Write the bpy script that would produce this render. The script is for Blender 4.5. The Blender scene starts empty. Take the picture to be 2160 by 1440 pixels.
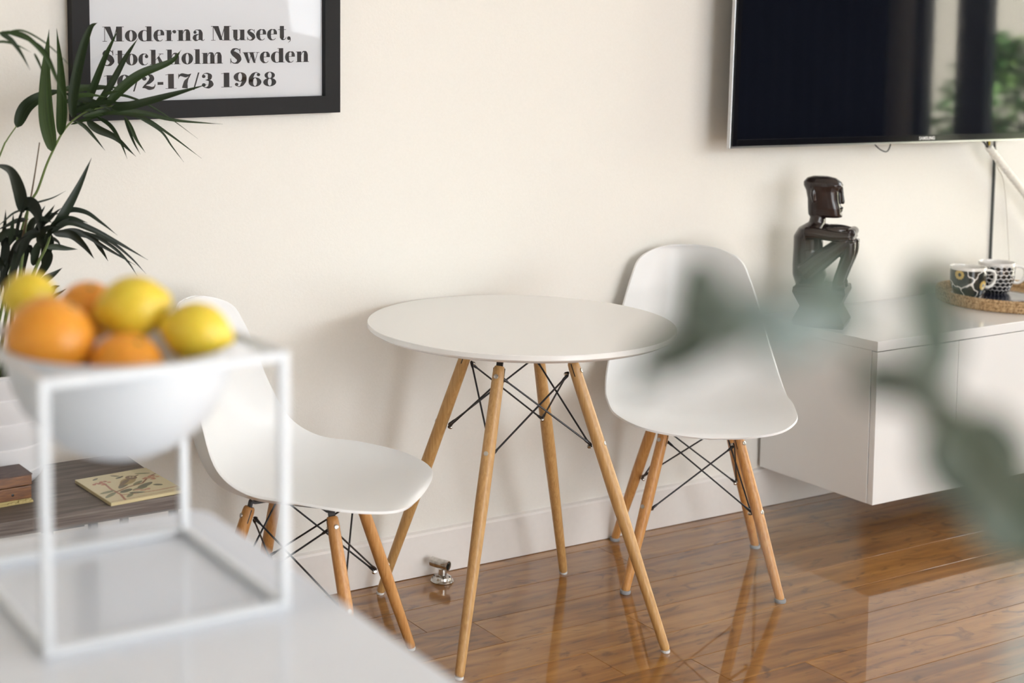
import bpy, bmesh, math, random
import numpy as np
from mathutils import Vector, Matrix, noise
PI = math.pi
SC = bpy.context.scene
COL = SC.collection
random.seed(11)

# ---------------------------------------------------------------- camera
cam = bpy.data.cameras.new('camera'); cam_o = bpy.data.objects.new('camera', cam); COL.objects.link(cam_o)
YAW, PITCH, ROLL = .4666, .0983, -.0055
f = Vector((math.sin(YAW)*math.cos(PITCH), math.cos(YAW)*math.cos(PITCH), -math.sin(PITCH)))
r = Vector((math.cos(YAW), -math.sin(YAW), 0)); u = r.cross(f)
r2 = r*math.cos(ROLL)+u*math.sin(ROLL); u2 = -r*math.sin(ROLL)+u*math.cos(ROLL)
cam_o.matrix_world = Matrix(((r2.x, u2.x, -f.x, 0), (r2.y, u2.y, -f.y, -3.0958), (r2.z, u2.z, -f.z, 1.4091), (0, 0, 0, 1)))
cam.sensor_fit = 'HORIZONTAL'; cam.sensor_width = 36; cam.lens = 3122.56/2160*36
cam.shift_x = .24806; cam.shift_y = -.16626
cam.clip_start = .02
cam.dof.use_dof = True; cam.dof.focus_distance = 3.4; cam.dof.aperture_fstop = 2.9
SC.camera = cam_o

# ---------------------------------------------------------------- daylight and exposure
world = bpy.data.worlds.new('overcast_sky'); SC.world = world; world.use_nodes = True
bg = world.node_tree.nodes['Background']
bg.inputs[0].default_value = (.925, .965, 1.0, 1); bg.inputs[1].default_value = 3.4
SC.view_settings.view_transform = 'Standard'; SC.view_settings.look = 'None'
SC.view_settings.exposure = 1.32; SC.view_settings.gamma = 1; SC.view_settings.use_curve_mapping = False

def portal(name, loc, rot, sx, sy):
    l = bpy.data.lights.new(name, 'AREA'); l.shape = 'RECTANGLE'; l.size = sx; l.size_y = sy
    l.cycles.is_portal = True
    o = bpy.data.objects.new(name, l); o.location = loc; o.rotation_euler = rot; COL.objects.link(o)
# openings in the right wall (light comes in along -x) and in the rear wall (light comes in along +y)
portal('daylight_portal', (5.22, -.88, 1.1), (0, PI/2, 0), 2.2, 1.28)
portal('daylight_portal', (5.22, -3.80, 1.1), (0, PI/2, 0), 2.2, 2.4)
portal('daylight_portal', (2.0, -5.02, 1.25), (PI/2, 0, 0), 1.4, 2.3)
portal('daylight_portal', (3.6, -5.02, 2.02), (PI/2, 0, 0), 1.75, .74)
sun = bpy.data.lights.new('sun', 'SUN'); sun.energy = 26; sun.angle = .01; sun.color = (1, .98, .94)
sun_o = bpy.data.objects.new('sun', sun); COL.objects.link(sun_o); sun_o.rotation_euler = Vector((-.62, -.30, .75)).to_track_quat('Z', 'Y').to_euler()

# ---------------------------------------------------------------- helpers
def mat(name, col, rough=.5, metal=0, spec=.5, coat=0, coat_r=.05, trans=0, sss=0):
    m = bpy.data.materials.new(name); m.use_nodes = True
    b = m.node_tree.nodes['Principled BSDF']
    b.inputs['Base Color'].default_value = (*col, 1); b.inputs['Roughness'].default_value = rough
    b.inputs['Metallic'].default_value = metal; b.inputs['Specular IOR Level'].default_value = spec
    b.inputs['Coat Weight'].default_value = coat; b.inputs['Coat Roughness'].default_value = coat_r
    b.inputs['Transmission Weight'].default_value = trans
    if sss:
        b.inputs['Subsurface Weight'].default_value = sss; b.inputs['Subsurface Scale'].default_value = .01
    return m
def N(m, t, **kw):
    n = m.node_tree.nodes.new(t)
    for k, v in kw.items():
        if k.startswith('i_'): n.inputs[int(k[2:])].default_value = v
        else: setattr(n, k, v)
    return n
def L(m, a, b): m.node_tree.links.new(a, b)
def BS(m): return m.node_tree.nodes['Principled BSDF']
def ramp(m, stops):
    n = m.node_tree.nodes.new('ShaderNodeValToRGB'); e = n.color_ramp.elements
    while len(e) < len(stops): e.new(.5)
    for x, (p, c) in zip(e, stops): x.position = p; x.color = (*c, 1)
    return n
def bump(m, src, strength, dist=.001):
    b = N(m, 'ShaderNodeBump'); b.inputs['Strength'].default_value = strength; b.inputs['Distance'].default_value = dist
    L(m, src, b.inputs['Height']); L(m, b.outputs[0], BS(m).inputs['Normal'])
def noisy(m, coord, scale, nscale, stops, detail=4, distort=0, fac=None, bumps=0):
    tc = N(m, 'ShaderNodeTexCoord'); mp = N(m, 'ShaderNodeMapping'); mp.inputs['Scale'].default_value = scale
    no = N(m, 'ShaderNodeTexNoise'); no.inputs['Scale'].default_value = nscale; no.inputs['Detail'].default_value = detail
    no.inputs['Distortion'].default_value = distort
    L(m, tc.outputs[coord], mp.inputs[0]); L(m, mp.outputs[0], no.inputs['Vector'])
    rp = ramp(m, stops); L(m, no.outputs[0], rp.inputs[0]); L(m, rp.outputs[0], BS(m).inputs['Base Color'])
    if bumps: bump(m, no.outputs[0], bumps)
    return no

def finish(name, me, m, parent=None, smooth=True, kind=None):
    if smooth:
        me.shade_smooth()
    o = bpy.data.objects.new(name, me); COL.objects.link(o)
    if m: me.materials.append(m)
    if parent: o.parent = parent
    if kind: o['kind'] = kind
    return o
def from_bm(name, bm, m, parent=None, smooth=True, kind=None, sharp=35):
    me = bpy.data.meshes.new(name)
    bmesh.ops.recalc_face_normals(bm, faces=bm.faces)
    if smooth:
        for e in bm.edges:
            if len(e.link_faces) == 2 and e.calc_face_angle(0) > math.radians(sharp): e.smooth = False
    bm.to_mesh(me); bm.free()
    return finish(name, me, m, parent, smooth, kind)
def add_box(bm, x0, x1, y0, y1, z0, z1, bev=0, seg=2):
    t = bmesh.new(); bmesh.ops.create_cube(t, size=1)
    bmesh.ops.scale(t, vec=(x1-x0, y1-y0, z1-z0), verts=t.verts)
    bmesh.ops.translate(t, vec=((x0+x1)/2, (y0+y1)/2, (z0+z1)/2), verts=t.verts)
    if bev: bmesh.ops.bevel(t, geom=t.edges[:], offset=bev, segments=seg, profile=.5, affect='EDGES')
    me = bpy.data.meshes.new('t'); t.to_mesh(me); t.free(); bm.from_mesh(me); bpy.data.meshes.remove(me)
def box(name, b, m, parent=None, bev=.001, seg=2, kind=None):
    bm = bmesh.new(); add_box(bm, *b, bev=bev, seg=seg)
    return from_bm(name, bm, m, parent, False, kind)
def frames(pts):
    """parallel-transport frames along a polyline"""
    T = []
    for i in range(len(pts)):
        a = pts[max(0, i-1)]; b = pts[min(len(pts)-1, i+1)]; T.append((b-a).normalized())
    n = T[0].orthogonal().normalized(); out = []
    for t in T:
        n = (n - t*n.dot(t)).normalized(); out.append((t, n, t.cross(n)))
    return out
def add_tube(bm, pts, rad, n=12, cap=True, closed=False):
    pts = [Vector(p) for p in pts]
    if not hasattr(rad, '__len__'): rad = [rad]*len(pts)
    rings = []
    for p, q, (t, a, b) in zip(pts, rad, frames(pts)):
        rings.append([bm.verts.new(p+(a*math.cos(2*PI*k/n)+b*math.sin(2*PI*k/n))*q) for k in range(n)])
    m = len(rings)
    for i in range(m if closed else m-1):
        A, B = rings[i], rings[(i+1) % m]
        for k in range(n): bm.faces.new((A[k], A[(k+1) % n], B[(k+1) % n], B[k]))
    if cap and not closed: bm.faces.new(rings[0][::-1]); bm.faces.new(rings[-1])
def tube(name, pts, rad, m, parent=None, n=12):
    bm = bmesh.new(); add_tube(bm, pts, rad, n); return from_bm(name, bm, m, parent)
def spline(pts, n=8, mirror=False):
    P = [Vector(p) for p in pts]
    if mirror: P = [Vector((-P[1].x, *P[1].yz))]+P+[Vector((-P[-2].x, *P[-2].yz))]
    else: P = [P[0]*2-P[1]]+P+[P[-1]*2-P[-2]]
    out = []
    for i in range(1, len(P)-2):
        a, b, c, d = P[i-1:i+3]
        for k in range(n):
            t = k/n; out.append(.5*((2*b)+(c-a)*t+(2*a-5*b+4*c-d)*t*t+(3*b-a-3*c+d)*t**3))
    out.append(P[-2]); return out
def lathe_bm(prof, n=48, bm=None, c=(0, 0, 0)):
    bm = bm or bmesh.new(); rings = []
    for (q, z) in prof:
        if q < 1e-6: rings.append([bm.verts.new((c[0], c[1], c[2]+z))])
        else: rings.append([bm.verts.new((c[0]+q*math.cos(2*PI*k/n), c[1]+q*math.sin(2*PI*k/n), c[2]+z)) for k in range(n)])
    for A, B in zip(rings, rings[1:]):
        for k in range(n):
            j = (k+1) % n
            if len(A) == 1 and len(B) == 1: continue
            if len(A) == 1: bm.faces.new((A[0], B[j], B[k]))
            elif len(B) == 1: bm.faces.new((A[k], A[j], B[0]))
            else: bm.faces.new((A[k], A[j], B[j], B[k]))
    return bm
def lathe(name, prof, m, parent=None, n=48, sharp=35, c=(0, 0, 0)):
    return from_bm(name, lathe_bm(prof, n, None, c), m, parent, sharp=sharp)
def thing(name, loc, label, cat, group=None, rz=0):
    o = bpy.data.objects.new(name, None); o.empty_display_size = .1; COL.objects.link(o)
    o.location = loc; o.rotation_euler = (0, 0, rz); return tag(o, label, cat, group)
def tag(o, label, cat, group=None):
    o['label'] = label; o['category'] = cat
    if group: o['group'] = group
    return o
def copy_tree(o, parent=None):
    c = o.copy(); COL.objects.link(c); c.parent = parent
    for ch in [x for x in bpy.data.objects if x.parent == o]: copy_tree(ch, c)
    return c
def paint(o, fn, res_attr='paint'):
    """give every vertex its own printed colour: fn(co) -> rgb"""
    me = o.data; at = me.color_attributes.new(res_attr, 'FLOAT_COLOR', 'POINT')
    n = len(me.vertices); co = np.empty(n*3); me.vertices.foreach_get('co', co)
    c = np.ones((n, 4)); c[:, :3] = fn(co.reshape(n, 3)); at.data.foreach_set('color', c.ravel())
def paint_mat(name, rough=.3, coat=0):
    m = mat(name, (1, 1, 1), rough, coat=coat)
    a = N(m, 'ShaderNodeAttribute', attribute_name='paint'); L(m, a.outputs['Color'], BS(m).inputs['Base Color']); return m

# ---------------------------------------------------------------- materials
M_wall = mat('wall_paint', (.79, .775, .735), .62)
no = noisy(M_wall, 'Object', (1, 1, 1), 190, [(.3, (.785, .766, .718)), (.7, (.803, .784, .738))], 2); bump(M_wall, no.outputs[0], .22, .0012)
M_trim = mat('trim_paint', (.82, .79, .765), .35)
no = noisy(M_trim, 'Object', (1, 1, 1), 60, [(.3, (.81, .78, .755)), (.7, (.83, .80, .775))], 2); bump(M_trim, no.outputs[0], .06)
M_ceil = mat('ceiling_paint', (.84, .83, .80), .8)
M_gloss = mat('white_lacquer', (.82, .825, .825), .12, coat=.3)
M_counter = mat('white_counter_stone', (.71, .755, .83), .10, coat=.3)
M_plastic = mat('white_plastic', (.83, .84, .845), .30)
M_top = mat('white_laminate', (.83, .83, .82), .22)
M_black = mat('black_metal', (.012, .012, .014), .35)
M_chrome = mat('chrome', (.62, .60, .57), .18, metal=1)
noisy(M_chrome, 'Object', (1, 1, 1), 60, [(.35, (.42, .40, .37)), (.65, (.72, .70, .67))], 3)
M_steel = mat('screw_steel', (.55, .53, .50), .35, metal=1)
M_glide = mat('white_glide', (.75, .75, .75), .5)
M_felt = mat('grey_felt', (.30, .30, .31), .95)
M_wood = mat('beech', (.55, .31, .12), .38)
no = noisy(M_wood, 'Object', (26, 26, 1.6), 9, [(.25, (.42, .225, .075)), (.5, (.52, .30, .112)), (.75, (.60, .37, .155))], 6, .6); bump(M_wood, no.outputs[0], .08)
M_wood2 = mat('beech_warm', (.55, .28, .09), .38)
no = noisy(M_wood2, 'Object', (26, 26, 1.6), 9, [(.25, (.46, .20, .055)), (.5, (.57, .28, .09)), (.75, (.64, .35, .13))], 6, .6); bump(M_wood2, no.outputs[0], .08)
M_frame = mat('black_frame_wood', (.009, .009, .010), .6, spec=.25)
M_poster = mat('poster_paper', (.76, .77, .79), .8)
M_ink = mat('poster_ink', (.04, .04, .043), .8, spec=.2)

# varnished floorboards: each board takes its own tone, grain runs along x
M_floor = mat('varnished_timber', (.3, .14, .05), .34, spec=.2, coat=1.0, coat_r=.03)
m = M_floor; oi = N(m, 'ShaderNodeObjectInfo'); ge = N(m, 'ShaderNodeNewGeometry')
cmb = N(m, 'ShaderNodeCombineXYZ'); mul = N(m, 'ShaderNodeMath', operation='MULTIPLY'); mul.inputs[1].default_value = 37
L(m, oi.outputs['Random'], mul.inputs[0]); L(m, mul.outputs[0], cmb.inputs[0]); L(m, mul.outputs[0], cmb.inputs[2])
ad = N(m, 'ShaderNodeVectorMath', operation='ADD'); L(m, ge.outputs['Position'], ad.inputs[0]); L(m, cmb.outputs[0], ad.inputs[1])
mp = N(m, 'ShaderNodeMapping'); mp.inputs['Scale'].default_value = (1.1, 15, 1); L(m, ad.outputs[0], mp.inputs[0])
n1 = N(m, 'ShaderNodeTexNoise'); n1.inputs['Scale'].default_value = 2.2; n1.inputs['Detail'].default_value = 6; n1.inputs['Distortion'].default_value = .5; n1.inputs['Roughness'].default_value = .45
L(m, mp.outputs[0], n1.inputs['Vector'])
mp2 = N(m, 'ShaderNodeMapping'); mp2.inputs['Scale'].default_value = (3.2, 9, 1); mp2.inputs['Rotation'].default_value = (0, 0, .5); L(m, ad.outputs[0], mp2.inputs[0])
n2 = N(m, 'ShaderNodeTexNoise'); n2.inputs['Scale'].default_value = 2.2; n2.inputs['Detail'].default_value = 5; n2.inputs['Distortion'].default_value = 2.4
L(m, mp2.outputs[0], n2.inputs['Vector'])
r1 = ramp(m, [(.28, (.165, .066, .013)), (.5, (.29, .130, .029)), (.74, (.40, .200, .052))]); L(m, n1.outputs[0], r1.inputs[0])
r2_ = ramp(m, [(.30, (.42, .36, .32)), (.43, (.92, .91, .90)), (.75, (1.10, 1.07, 1.02))]); L(m, n2.outputs[0], r2_.inputs[0])
rt = ramp(m, [(0, (.80, .74, .68)), (.5, (1, 1, 1)), (1, (1.2, 1.16, 1.06))]); L(m, oi.outputs['Random'], rt.inputs[0])
x1 = N(m, 'ShaderNodeMix', data_type='RGBA', blend_type='MULTIPLY'); x1.inputs[0].default_value = .8; L(m, r1.outputs[0], x1.inputs[6]); L(m, r2_.outputs[0], x1.inputs[7])
x2 = N(m, 'ShaderNodeMix', data_type='RGBA', blend_type='MULTIPLY'); x2.inputs[0].default_value = 1; L(m, x1.outputs[2], x2.inputs[6]); L(m, rt.outputs[0], x2.inputs[7])
L(m, x2.outputs[2], BS(m).inputs['Base Color'])

# ---------------------------------------------------------------- room shell
X0, X1, Y1, H = -1.6, 5.2, -5.0, 2.6
floor = box('floor', (X0, 7.0, Y1, .1, -.08, -.0122), mat('dark_subfloor', (.03, .015, .008), .9), bev=0, kind='structure')
rows = 0; y = -.0
plank_y = [0.013, -.04]
while plank_y[-1] > Y1+.14: plank_y.append(plank_y[-1]-.13)
plank_y.append(Y1)
for i, (ya, yb) in enumerate(zip(plank_y, plank_y[1:])):
    x = X0 - random.uniform(0, 1.2); cuts = []
    while x < X1: cuts.append(x); x += random.choice((1.5, 1.9, 2.3))
    if i == 4: cuts = [X0-.3, .5, 2.32, 4.4]
    cuts.append(X1+.2)
    for a, b in zip(cuts, cuts[1:]):
        a, b = max(a, X0), min(b, X1)
        if b-a < .05: continue
        g = .0005
        box('plank', (a+g, b-g, yb+g, ya-g, -.012, random.uniform(-.0003, 0)), M_floor, floor, bev=.0007, seg=1)

def wall(name, boxes, m=M_wall):
    bm = bmesh.new()
    for b in boxes: add_box(bm, *b)
    return from_bm(name, bm, m, None, False, 'structure')
wall('wall_back', [(X0, X1+.12, .0125, .12, -.08, H)])
wall('wall_left', [(X0-.12, X0, Y1-.12, .12, -.08, H)])
wall('wall_right', [(X1, X1+.12, -.24, .0125, -.08, H), (X1, X1+.12, -2.6, -1.52, -.08, H), (X1, X1+.12, Y1, -5.1+.0, -.08, H),
                    (X1, X1+.12, -1.52, -.24, 2.2, H), (X1, X1+.12, -5.0, -2.6, 2.2, H)])
wall('wall_front', [(X0, 1.3, Y1-.12, Y1, -.08, H), (1.3, 2.7, Y1-.12, Y1, 2.4, H), (2.7, 4.45, Y1-.12, Y1, -.08, 1.65), (2.7, 4.45, Y1-.12, Y1, 2.4, H), (4.45, X1+.12, Y1-.12, Y1, -.08, 1.32), (4.45, X1+.12, Y1-.12, Y1, 2.4, H)])
wall('ceiling', [(X0-.12, X1+.12, Y1-.12, .12, H, H+.1)], M_ceil)
M_glass = mat('window_glass', (1, 1, 1), 0)
m = M_glass; nt = m.node_tree; nt.nodes.remove(BS(m)); out = [n for n in nt.nodes if n.type == 'OUTPUT_MATERIAL'][0]
fr = N(m, 'ShaderNodeFresnel'); fr.inputs[0].default_value = 1.45; tr = N(m, 'ShaderNodeBsdfTransparent'); gl = N(m, 'ShaderNodeBsdfGlossy'); gl.inputs['Roughness'].default_value = .0
mx = N(m, 'ShaderNodeMixShader'); L(m, fr.outputs[0], mx.inputs[0]); L(m, tr.outputs[0], mx.inputs[1]); L(m, gl.outputs[0], mx.inputs[2]); L(m, mx.outputs[0], out.inputs[0])
M_dark = mat('dark_aluminium', (.03, .032, .035), .4)
# glazed sliding door in the right wall
door = box('door_1', (X1+.03, X1+.09, -1.52, -.24, 0, .06), M_dark, bev=.002, kind='structure')
for a, b in ((-.30, -.24), (-1.32, -1.18), (-1.52, -1.48)): box('door_frame', (X1+.03, X1+.09, a, b, .06, 2.14), M_dark, door, bev=.002)
box('door_frame', (X1+.03, X1+.09, -1.52, -.24, 2.14, 2.2), M_dark, door, bev=.002)
box('pane', (X1+.055, X1+.061, -1.18, -.30, .06, 2.14), M_glass, door, bev=0)
box('pane', (X1+.055, X1+.061, -1.48, -1.32, .06, 2.14), M_glass, door, bev=0)
door = box('door_2', (X1+.03, X1+.09, -5.0, -2.6, 0, .06), M_dark, bev=.002, kind='structure')
for a, b in ((-2.66, -2.6), (-3.74, -3.66), (-5.0, -4.94)): box('door_frame', (X1+.03, X1+.09, a, b, .06, 2.14), M_dark, door, bev=.002)
box('door_frame', (X1+.03, X1+.09, -5.0, -2.6, 2.14, 2.2), M_dark, door, bev=.002)
box('pane', (X1+.055, X1+.061, -3.66, -2.66, .06, 2.14), M_glass, door, bev=0)
box('pane', (X1+.055, X1+.061, -4.94, -3.74, .06, 2.14), M_glass, door, bev=0)
bm = bmesh.new()
prof = [(.0125, .0015), (0, .0015), (0, .108), (.003, .1135), (.0125, .117)]
vs = [[bm.verts.new((x, yy, z)) for yy, z in prof] for x in (X0, X1)]
for k in range(5): bm.faces.new((vs[0][k], vs[0][(k+1) % 5], vs[1][(k+1) % 5], vs[1][k]))
bm.faces.new(vs[0]); bm.faces.new(vs[1][::-1])
from_bm('baseboard_back', bm, M_trim, None, False, 'structure')
# narrow dark batten running down the wall to the media cabinet
box('trim_1', (4.160, 4.1665, .005, .0125, .5695, 2.6), mat('dark_trim', (.075, .082, .08), .6), bev=.001, kind='structure')
# outside: terrace, rendered wall
box('ground_outside', (X1+.12, 12, -10, 3, -.2, -.09), mat('terrace_paving', (.32, .29, .25), .9), bev=0, kind='structure')
gw = box('garden_wall', (8.6, 8.8, -5.2, -.6, -.09, 2.3), mat('rendered_wall', (.58, .54, .45), .9), bev=.01)
tag(gw, 'cream rendered garden wall seen reflected in the television', 'garden wall')

# dark curtain added beside the door, out of view, to darken the television's reflection
bm = bmesh.new(); cu = []
n_ = 120; pts_ = []
for i in range(n_+1):
    t = i/n_; pts_.append((5.135+.028*math.sin(t*2*PI*11)+.006*math.sin(t*31), -1.60-.98*t))
for off in (0, .004): cu.append([[bm.verts.new((x+off, y_, z)) for x, y_ in pts_] for z in (.02, 2.3)])
for A in cu:
    for i in range(n_): bm.faces.new((A[0][i], A[0][i+1], A[1][i+1], A[1][i]))
for k in (0, 1):
    for i in range(n_): bm.faces.new((cu[0][k][i], cu[0][k][i+1], cu[1][k][i+1], cu[1][k][i]))
for i in (0, n_): bm.faces.new((cu[0][0][i], cu[0][1][i], cu[1][1][i], cu[1][0][i]))
ct = thing('unseen_curtain', (0, 0, 0), 'long dark navy curtain added to darken the left part of the television reflection', 'unseen_curtain')
from_bm('fabric', bm, mat('navy_fabric', (.045, .052, .08), .9, spec=.2), ct)
tube('curtain_rod', [(5.135, -1.55, 2.32), (5.135, -2.62, 2.32)], .012, M_dark, ct)
for yy in (-1.57, -2.6): tube('rod_bracket', [(5.135, yy, 2.32), (5.1995, yy, 2.32)], .006, M_dark, ct)

# ---------------------------------------------------------------- legs shared by table and chairs
def leg_mesh(name, foot, top, r_foot, r_mid, r_top, m, parent):
    a, b = Vector(foot), Vector(top); n = 26
    prof = [(0, r_foot*.80), (.006, r_foot*.95), (.018, r_foot), (.25, r_foot*.6+r_mid*.4), (.55, r_mid), (.80, (r_mid*.55+r_top*.45)), (.975, r_top), (.992, r_top*.93), (1, r_top*.75)]
    return tube(name, [a.lerp(b, t) for t, _ in prof], [q for _, q in prof], m, parent, 20)
def disc(name, c, axis, r_, th, m, parent, n=20, hole=False):
    c = Vector(c); ax = Vector(axis).normalized(); bm = bmesh.new()
    pr = [(0, th*.55), (r_*.34, th*.55), (r_*.36, th), (r_*.85, th), (r_, th*.6), (r_, -th), (0, -th)] if hole else [(0, th), (r_*.85, th), (r_, th*.6), (r_, -th), (0, -th)]
    lathe_bm(pr, n, bm); q = ax.to_track_quat('Z', 'Y').to_matrix().to_4x4(); bmesh.ops.transform(bm, matrix=Matrix.Translation(c) @ q, verts=bm.verts)
    return from_bm(name, bm, m, parent, sharp=50)
def lathe_dome(bm, c, d, r_):
    t = lathe_bm([(r_, 0), (r_*.92, r_*.4), (r_*.6, r_*.8), (0, r_)], 12); bmesh.ops.transform(t, matrix=Matrix.Translation(c) @ d.to_track_quat('Z', 'Y').to_matrix().to_4x4(), verts=t.verts)
    me = bpy.data.meshes.new('t'); t.to_mesh(me); t.free(); bm.from_mesh(me); bpy.data.meshes.remove(me)

def underframe(root, axes, z_top, z_up, z_lo, radii, rod_r, m_wood, glide, bracket_z, bracket_in):
    """axes: list of (foot, top) per leg going round; rods cross from each leg's upper joint to both neighbours' lower joints"""
    up, lo = [], []
    n = len(axes); cen = sum((Vector(a) for a, _ in axes), Vector())/n
    for foot, top in axes:
        foot, top = Vector(foot), Vector(top)
        leg = leg_mesh('leg', foot+Vector((0, 0, .006)), top, *radii, m_wood, root)
        if glide == 'felt':
            lathe('foot_pad', [(0, 0), (.0125, 0), (.0135, .003), (.0135, .006), (.0125, .0085), (0, .0085)], M_felt, leg, 20, c=foot+Vector((0, 0, .0003)))
        else:
            lathe('foot_glide', [(0, 0), (.0085, 0), (.0095, .002), (.0095, .0065), (0, .0065)], M_glide, leg, 20, c=foot+Vector((0, 0, .0003)))
        axis = (top-foot).normalized()
        def at(z): return foot+(top-foot)*((z-foot.z)/(top.z-foot.z))
        out = (foot-cen); out.z = 0; out.normalize(); out = (out-axis*out.dot(axis)).normalized()
        for z, store in ((z_up, up), (z_lo, lo)):
            p = at(z); t = z/top.z
            rr = radii[1] if t < .6 else radii[1]*.45+radii[2]*.55
            disc('screw', p+out*(rr+.0003), out, .0052, .0013, M_steel, leg, hole=True)
            j = p-out*(rr+.004); store.append(j)
            nut = bmesh.new(); add_tube(nut, [j-out*.001, j-out*.0065], .0048, 6); lathe_dome(nut, j-out*.0064, -out, .0045)
            from_bm('cap_nut', nut, M_chrome, leg)
        # bracket: flat strap that leaves the slot in the leg top and bends inwards to the plate
        q = top-axis*.035
        bi = Vector((cen.x+(top.x-cen.x)*bracket_in, cen.y+(top.y-cen.y)*bracket_in, bracket_z))
        bk = bmesh.new(); side = out.cross(axis).normalized()
        path = spline([q, top-axis*.004, top+axis*.010+Vector((0, 0, .002)), Vector((top.x, top.y, bracket_z)).lerp(bi, .25), bi], 5)
        fr_ = frames(path); w, h = .0075, .0022; rings = []
        for p, (t, a, b) in zip(path, fr_):
            s2 = (side-t*side.dot(t)).normalized(); n2 = t.cross(s2)
            rings.append([bk.verts.new(p+s2*w*i+n2*h*k) for i, k in ((-1, -1), (1, -1), (1, 1), (-1, 1))])
        for A, B in zip(rings, rings[1:]):
            for k in range(4): bk.faces.new((A[k], A[(k+1) % 4], B[(k+1) % 4], B[k]))
        bk.faces.new(rings[0][::-1]); bk.faces.new(rings[-1])
        from_bm('bracket', bk, M_black, root)
        # the slot sawn into the leg head
        sl = bmesh.new(); add_box(sl, -.0011, .0011, -radii[2]*1.012, radii[2]*1.012, -.034, -.004)
        mt = Matrix((side, out, axis)).transposed().to_4x4(); mt = Matrix.Translation(top) @ mt
        bmesh.ops.transform(sl, matrix=mt @ Matrix.Rotation(PI/2, 4, 'Z'), verts=sl.verts)
        from_bm('slot', sl, M_black, leg, False)
    for i in range(n):
        for j in ((i+1) % n, (i-1) % n):
            a, b = up[i], lo[j]; s = Vector((0, 0, .0028 if j == (i+1) % n else -.0028)); d = (b-a).normalized()
            tube('cross_rod', [a+s, a+s+d*.004, a+s+d*.016, a+s+d*.022, b+s-d*.022, b+s-d*.016, b+s-d*.004, b+s], [rod_r*.9, rod_r*1.7, rod_r*1.5, rod_r, rod_r, rod_r*1.5, rod_r*1.7, rod_r*.9], M_black, root, 10)

# ---------------------------------------------------------------- round table
TX, TY, TA = 2.0624, -.3459, -2.5582
tb = thing('round_table', (TX, TY, 0), 'round white table with four splayed beech legs and black cross rods', 'table')
lathe('tabletop', [(0, .6985), (.325, .6985), (.3395, .7012), (.3503, .7075), (.3521, .7092), (.3521, .7188), (.3510, .72), (0, .72)], M_top, tb, 128, sharp=28)
ax = []
for i in range(4):
    a = TA+i*PI/2; c, s = math.cos(a), math.sin(a)
    def rr(z): return .3532-(.3532-.1355)*z/.6186
    ax.append(((rr(0)*c, rr(0)*s, 0), (rr(.642)*c, rr(.642)*s, .642)))
underframe(tb, ax, .642, .6186, .4565, (.0105, .0152, .0138), .0022, M_wood, 'glide', .690, .55)
bm = bmesh.new(); add_box(bm, -.10, .10, -.018, .018, .688, .6983, .001); add_box(bm, -.018, .018, -.10, .10, .688, .6983, .001)
bmesh.ops.rotate(bm, cent=(0, 0, 0), matrix=Matrix.Rotation(TA, 3, 'Z'), verts=bm.verts)
from_bm('mounting_plate', bm, M_black, tb)

# ---------------------------------------------------------------- moulded shell chairs
RIM = [(0, .286, .4201), (.143, .2735, .4344), (.2118, .1937, .4468), (.2269, .0847, .4576), (.2243, -.0166, .4637), (.2151, -.0855, .5027), (.1924, -.1268, .5861), (.168, -.1525, .675), (.150, -.172, .733), (.129, -.194, .777), (.076, -.234, .8025), (0, -.248, .8065)]
MID = [(0, .286, .4201), (0, .268, .431), (0, .19, .427), (0, .08, .413), (0, -.04, .405), (0, -.152, .430), (0, -.212, .535), (0, -.236, .645), (0, -.246, .715), (0, -.252, .763), (0, -.253, .796), (0, -.248, .8065)]
def shell_bm():
    n = 7; R = spline(RIM, n, True); C = spline(MID, n); W = 26; bm = bmesh.new()
    grid = []
    for p, c in zip(R, C):
        row = []
        for k in range(-W, W+1):
            t = k/W; w = abs(t)**2.3
            row.append(bm.verts.new((abs(p.x)*t, c.y+(p.y-c.y)*w, c.z+(p.z-c.z)*w)))
        grid.append(row)
    for A, B in zip(grid, grid[1:]):
        for k in range(2*W): bm.faces.new((A[k], A[k+1], B[k+1], B[k]))
    bmesh.ops.remove_doubles(bm, verts=bm.verts, dist=.0004)
    for _ in range(3): bmesh.ops.smooth_vert(bm, verts=[v for v in bm.verts if not v.is_boundary], factor=.5, use_axis_x=True, use_axis_y=True, use_axis_z=True)
    return bm
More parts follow.
